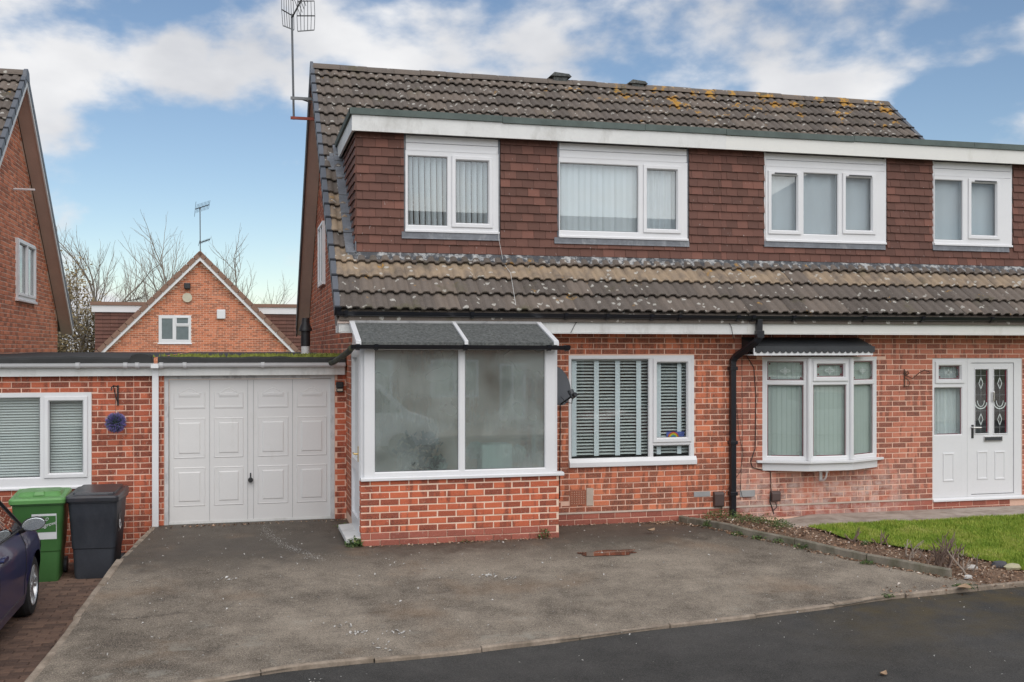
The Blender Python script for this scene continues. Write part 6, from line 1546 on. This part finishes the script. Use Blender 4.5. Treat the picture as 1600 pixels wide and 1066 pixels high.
    ins = MB(); ins.box(-.70, .70, -1.6, .7, .35, .86); ins.box(-.6, -.15, -.6, -.45, .8, 1.25); ins.box(.15, .6, -.6, -.45, .8, 1.25); ins.build('interior', plain('car interior', (.03, .03, .033), .9) if not bpy.data.materials.get('car interior') else bpy.data.materials['car interior'], t)
    un = MB(); un.box(-.66, .66, -1.9, 1.9, .2, .62); un.build('underbody', IRON, t)
    TY = bpy.data.materials.get('tyre rubber') or plain('tyre rubber', (.022, .022, .023), .8, .2, 20, 90, bmp=.4); RIM = bpy.data.materials.get('alloy rim') or plain('alloy rim', (.55, .56, .57), .32, .05, metal=.8)
    for sx in (1, -1):
        for wy in (FW, RW):
            def lathe(prof, nn=36): return [[(sx * x, wy + r * math.cos(2 * math.pi * k / nn), WZc + r * math.sin(2 * math.pi * k / nn)) for k in range(nn)] for x, r in prof]
            w = MB(); w.loft(lathe([(.65, .20), (.655, .285), (.67, .303), (.73, .306), (.80, .303), (.832, .288), (.845, .25), (.838, .205), (.80, .19)]), True, False); w = w.build('wheel', TY, t, smooth=35)
            if detail:
                tr_ = MB()
                for k in range(54):
                    a = 2 * math.pi * k / 54
                    for xa, xb in ((.672, .70), (.712, .738), (.765, .795)): tr_.fr = None; c, s2 = math.cos(a), math.sin(a); c2, s3 = math.cos(a + .085), math.sin(a + .085); tr_.loft([[(sx * x, wy + r * c, WZc + r * s2), (sx * x, wy + r * c2, WZc + r * s3)] for x, r in ((xa, .300), (xa, .3105), (xb, .3105), (xb, .300))], False, False)
                tr_.build('tread', TY, w, recalc=False)
            r_ = MB(); r_.loft(lathe([(.80, .205), (.835, .207), (.842, .198), (.83, .19), (.77, .18)]), True, False)
            r_.loft(lathe([(.815, .045), (.828, .040), (.83, .001)], 18), True, False)
            for k in range(5):
                for dk in (-.16, .16):
                    a = 2 * math.pi * k / 5 + dk; a1 = a * 1 + dk * .25
                    def pt(r, aa, off, x): return (sx * x, wy + r * math.cos(aa) - off * math.sin(aa), WZc + r * math.sin(aa) + off * math.cos(aa))
                    r_.loft([[pt(.035, a, o, x) for o, x in ((-.016, .80), (-.013, .825), (.013, .825), (.016, .80))], [pt(.196, a1, o, x) for o, x in ((-.017, .80), (-.013, .832), (.013, .832), (.017, .80))]])
            r_.build('rim', RIM, w, smooth=30)
            d_ = MB(); d_.tube([(sx * .70, wy, WZc), (sx * .76, wy, WZc)], .185, 24); d_.build('brake_disc', plain('brake dark', (.05, .05, .05), .5) if not bpy.data.materials.get('brake dark') else bpy.data.materials['brake dark'], w)
    for sx in (1, -1):   # mirrors
        m = MB(); c = Vector((sx * .935, .70, 1.0)); rings = []
        for yy, sc_ in ((-.045, .98), (-.03, 1.0), (.02, .95), (.07, .72), (.10, .35)): rings.append([tuple(c + Vector((sx * .115 * sc_ * math.cos(rad(a)) * (1.0 if math.cos(rad(a)) * 1 < 0 else .92), yy, .075 * sc_ * math.sin(rad(a)) * (1 if math.sin(rad(a)) > 0 else .85) + .012 * math.cos(rad(a))))) for a in range(0, 360, 20)])
        mi = m.loft(rings).build('wing_mirror', paint if not detail else IRON, t, smooth=50)
        m = MB(); m.loft([[tuple(c + Vector((sx * .103 * math.cos(rad(a)), -.0475, .066 * math.sin(rad(a)) * (1 if math.sin(rad(a)) > 0 else .85) + .012 * math.cos(rad(a))))) for a in range(0, 360, 20)], [tuple(c + Vector((sx * .098 * math.cos(rad(a)), -.0485, .061 * math.sin(rad(a)) * (1 if math.sin(rad(a)) > 0 else .85) + .012 * math.cos(rad(a))))) for a in range(0, 360, 20)]]).build('mirror_glass', plain('mirror glass', (.62, .66, .68), .22, .1, 60, 120, metal=.9) if not bpy.data.materials.get('mirror glass') else bpy.data.materials['mirror glass'], mi)
        MB().tube([tuple(c + Vector((-sx * .09, .02, -.05))), tuple(c + Vector((-sx * .17, .03, -.085)))], .028, 8).build('mirror_stalk', IRON, mi)
        hd = MB(); hx = wz(-.22, .83); hd.loft([[(sx * (hx + o), y, .83 + z) for y, z in ((-.33, 0), (-.30, .018), (-.14, .020), (-.11, 0), (-.14, -.018), (-.30, -.016))] for o in (-.005, .035)]).build('door_handle', paint, drs[sx], smooth=40)
        ln = MB()
        for yy in (.721, -.421): ln.tube([(sx * (wz(yy, z) + .001), yy, z) for z in [zlo(yy) + .1 + (ztp(yy) - zlo(yy) - .11) * k / 10 for k in range(11)]], .004, 4)
        ln.tube([(sx * (wz(y, zlo(y) + .1) + .001), y, zlo(y) + .105) for y in [-.42 + 1.14 * k / 10 for k in range(11)]], .004, 4); ln.build('door_seam', IRON, t)
        lt = MB(); lt.loft([[(sx * (wz(y, z) * (1 if y < 1.9 else .97) + .006), y, z) for y in (1.55, 1.7, 1.85, 1.97)] for z in (.60, .66, .70)], False, False); lt.build('headlight', CHROME, t, recalc=False)
        m = MB(); m.box(sx * .60, sx * .80, -1.99, -1.90, .60, .90); m.build('tail_light', REDOX, t)
    return t
PAINT = plain('dark blue car paint', (.006, .012, .085), .32, .05, 3, 200, coat=.45)
make_car('dark blue hatchback at the left edge, mirror and front wheel showing', (-2.92, -2.97, ZL), 0, PAINT)
# ------------------------------------------------------------------ aerials
q0 = WY(459, 187, 4.55); q1 = WY(456, 22, 4.55); ae = thing('tv_aerial', 'tall television aerial with grid panels on the gable of the main house', 'aerial', tuple(q0))
mast = MB().tube([tuple(q0), tuple(q1)], .018, 8).build('mast', STEEL, ae)
for py, mt in ((153, STEEL), (184, REDOX)):
    a = WY(454, py, 4.55); MB().box(a.x, VX0 + .1, 4.53, 4.57, a.z - .025, a.z + .02).build('wall_bracket', mt, ae)
a = WY(470, 155, 4.55); b = WY(487, 161, 4.55); MB().tube([tuple(a), tuple(b)], .012, 5).build('wall_bracket', STEEL, ae)
def A(x, y, dy=0): v = WY(x, y, 4.55); v.y += dy; return v
m = MB(); m.tube([tuple(A(456, 28)), tuple(A(470, 12, -.5)), tuple(A(483, 0, -.95)), tuple(A(486, -4, -1.05))], .014, 5)
for k in range(9):
    t = .25 + .08 * k; c = A(456, 28).lerp(A(486, -4, -1.05), t); m.tube([tuple(c + Vector((-.05, -.03, .12))), tuple(c + Vector((.05, .03, -.12)))], .006, 4); m.tube([tuple(c + Vector((-.05, -.03, -.10))), tuple(c + Vector((.05, .03, .10)))], .006, 4)
m.build('boom', IRON, ae)
for name_, P4, nb in (('left', [(440, 15), (459, 26), (459.5, 47), (442, 40)], 5), ('left', [(440, 15), (459, 26), (458, 1), (440, -12)], 5), ('right', [(464, 25), (492, 25), (491, 47), (465, 49)], 5), ('right', [(464, 25), (492, 25), (491, 1.5), (465, 2)], 5)):
    m = MB(); e = [A(*p) for p in P4]
    for i in (0, 2): m.tube([tuple(e[i]), tuple(e[(i + 1) % 4])], .011, 5)
    for k in range(nb + 1): t = k / nb; m.tube([tuple(e[0].lerp(e[1], t)), tuple(e[3].lerp(e[2], t))], .005, 4)
    m.build('reflector_grid', STEEL, ae)
q0 = WY(313, 398, BY); q1 = WY(312.5, 325, BY); a2 = thing('tv_aerial', 'thin television aerial on the gable of the house behind', 'aerial', tuple(q0)); MB().tube([tuple(q0), tuple(q1)], .022, 6).build('mast', STEEL, a2)
def yagi(x0, y0, x1, y1, n, l):
    a, b = WY(x0, y0, BY), WY(x1, y1, BY); m = MB(); m.tube([tuple(a), tuple(b)], .018, 4)
    for k in range(n): c = a.lerp(b, k / (n - 1)); h = l * (1 if k else 1.7); m.tube([tuple(c + Vector((.03, 0, h))), tuple(c + Vector((-.03, 0, -h)))], .007, 4)
    m.build('yagi', IRON, a2)
yagi(305, 327, 327, 320, 11, .18); yagi(311, 380, 328, 374, 9, .07)
# ------------------------------------------------------------------ bare trees behind
TWIG = plain('tree bark', (.24, .21, .175), .95, .25, 4, 30); BUD, nt, P_, N, L = nodes('catkins'); L(ramp(N, L, rnd(N), [(0, (.15, .115, .055)), (1, (.32, .25, .13))]), P_.inputs['Base Color']); P_.inputs['Roughness'].default_value = .9
def tree(px, py_top, Y, width_px, label, seed, buds=0, spread=.55):
    base = WY(px, 560, Y); top = WY(px, py_top, Y); rr = random.Random(seed); t = thing('bare_tree', label, 'tree', (base.x, Y, -1.2)); Ht = (top.z + 1.2) * 1.28
    tr_, br_ = MB(), MB(); bd = MB(); nb = [0]
    def grow(p, d, l, r, lev):
        nseg = 4; pts = [p.copy()]; dd = d.copy()
        for k in range(nseg): dd = (dd + Vector((rr.gauss(0, .13), rr.gauss(0, .13), rr.gauss(.05, .07)))).normalized(); pts.append(pts[-1] + dd * (l / nseg))
        (tr_ if lev == 0 else br_).tube(pts, [r * (1 - .4 * k / nseg) for k in range(nseg + 1)], 6 if lev < 2 else (4 if lev < 3 else 3), False); nb[0] += 1
        if buds and lev >= 3:
            for k in range(buds):
                c = pts[rr.randrange(1, 5)] + Vector((rr.gauss(0, .15), rr.gauss(0, .15), rr.gauss(0, .15))); s = rr.uniform(.04, .09); a = Vector((rr.gauss(0, 1), rr.gauss(0, 1), rr.gauss(0, 1))).normalized() * s; b = a.orthogonal().normalized() * s * .6; bd.cur = rr.random(); bd.quad(tuple(c - a), tuple(c + b), tuple(c + a), tuple(c - b))
        if lev >= 5 or r < .005: return
        n = (6, 3, 3, 3, 2)[lev]
        for k in range(n):
            q = pts[1 + (k * nseg) // n] if lev else pts[min(nseg, 1 + k // 2)]
            a = rr.random() * 6.283; sp = spread * rr.uniform(.6, 1.25); u = dd.orthogonal().normalized(); w = dd.cross(u); nd = (dd * math.cos(sp) + (u * math.cos(a) + w * math.sin(a)) * math.sin(sp) + Vector((0, 0, .12))).normalized()
            grow(q, nd, l * rr.uniform(.52, .74), max(.006, r * rr.uniform(.42, .6)), lev + 1)
        grow(pts[-1], dd, l * .66, max(.006, r * .58), lev + 1)
    grow(Vector((base.x, Y, -1.2)), Vector((0, 0, 1)), Ht * .36, Ht * .012, 0)
    tr_.build('trunk', TWIG, t, recalc=False); c_ = br_.build('crown', TWIG, t, recalc=False)
    if bd.v: tag(bd.build('catkins', BUD, c_, recalc=False), kind='stuff')
tree(200, 356, 44, 100, 'bare winter tree left of the house behind', 3); tree(118, 362, 40, 60, 'bare tree close to the left gable', 8); tree(415, 398, 50, 90, 'small bare tree right of the house behind', 5); tree(120, 425, 36, 60, 'budding yellowish tree low beside the left gable', 12, 3, .7); tree(240, 440, 52, 60, 'thin bare tree showing beside the far gable roof', 15)
# ------------------------------------------------------------------ across the road: what the windows mirror
oh = thing('opposite_house', 'house across the road mirrored in the porch and window glass', 'house', (8, -27, -.42)); FO = Fr((0, -27, 0), math.pi)
OB = m_brick('opposite brick', (.12, .06, .05), (.26, .11, .08), (.34, .15, .10)); wins = [(-5.2, -3.9, 0.5, 1.9), (-8.4, -6.6, .5, 1.9), (-10.2, -9.2, -.35, 1.75), (-13.2, -11.6, .5, 1.9), (-6.4, -5.0, 3.1, 4.2), (-9.6, -8.2, 3.1, 4.2), (-13, -11.6, 3.1, 4.2), (-18, -16, .5, 1.9), (-18, -16.2, 3.1, 4.2)]
MB(FO).plate(-20, -2.5, -.42, 4.6, -.2, 0, wins).build('front_wall', OB, oh)
for w_ in wins:
    h = (w_[0] + w_[1]) / 2; window(oh, FO, w_, [(w_[0] + .1, h - .05, w_[2] + .1, w_[3] - .1, False), (h + .05, w_[1] - .1, w_[2] + .1, w_[3] - .1, False)], UPVC, GLASS, -.06, .02)
MB().prism([(-26.5, 4.5), (-32, 8.4), (-37, 4.5), (-32, 4.4)], 2, 20.5, 'x').build('roof', ROOFB, oh); MB(FO).box(-19.9, -2.6, -.22, -.201, -.42, 4.6).build('room_back', ROOM, oh)
WPAINT = plain('white van paint', (.72, .73, .74), .3, .03, coat=.6)
vn = local_thing('parked_van', 'white van mirrored in the left porch pane', 'van', (2.3, -16.3, -.52), rad(-90))
prof = [(-2.4, .35), (-2.45, 1.9), (-2.3, 2.0), (.7, 2.0), (1.0, 1.92), (1.75, 1.22), (2.35, 1.02), (2.5, .8), (2.52, .35)]
m = MB(); m.loft([[(x * (1 - .04 * (z > 1.1)), y, z) for y, z in prof] for x in (-.92, .92)]); m.build('body', WPAINT, vn, bevel=.05)
for sx in (1, -1):
    m = MB(); x = sx * .925; m.quad((x * .975, .15, 1.2), (x * .975, 1.55, 1.2), (x * .955, .98, 1.8), (x * .955, .15, 1.8)); m.build('side_window', IRON, vn, recalc=False)
    for wy in (1.55, -1.5):
        w = MB(); w.tube([(sx * .72, wy, .34), (sx * .935, wy, .34)], .34, 24); w.build('wheel', GREYP, vn, smooth=40)
    m = MB(); m.box(sx * .62, sx * .90, 2.3, 2.47, .82, 1.0); m.build('headlight', CHROME, vn)
m = MB(); m.quad((-.8, 1.03, 1.93), (.8, 1.03, 1.93), (.84, 1.72, 1.28), (-.84, 1.72, 1.28)); m.build('windscreen', IRON, vn, recalc=False)
make_car('red car mirrored in the living room window', (11.6, -17.2, -.5), rad(65), plain('red car paint', (.35, .02, .03), .25, .05, coat=.8), False)
make_car('silver car mirrored in the bay window', (16.8, -16.6, -.5), rad(80), plain('silver car paint', (.6, .61, .62), .25, .05, coat=.8), False)
# ------------------------------------------------------------------ groups of repeated things
GROUPS = {'semi_detached_house': 'the two halves of the brick pair', 'weed': 'weeds round the drive and bed', 'stone': 'stones at the lawn corner', 'wheelie_bin': 'wheelie bins by the left wall', 'venetian_blind': 'venetian blinds', 'vertical_blind': 'vertical blinds', 'curtain': 'net curtains in the windows', 'fallen_leaf': 'single fallen leaves', 'bare_tree': 'bare trees beyond the garages', 'potted_plant': 'plants inside the porch', 'tv_aerial': 'television aerials', 'parked_car': 'parked cars', 'utility_box': 'service boxes on the front wall', 'dead_shrub': 'dead shrubs in the flower bed'}
for o in bpy.data.objects:
    if o.parent is None and o.name.split('.')[0] in GROUPS: o['group'] = GROUPS[o.name.split('.')[0]]
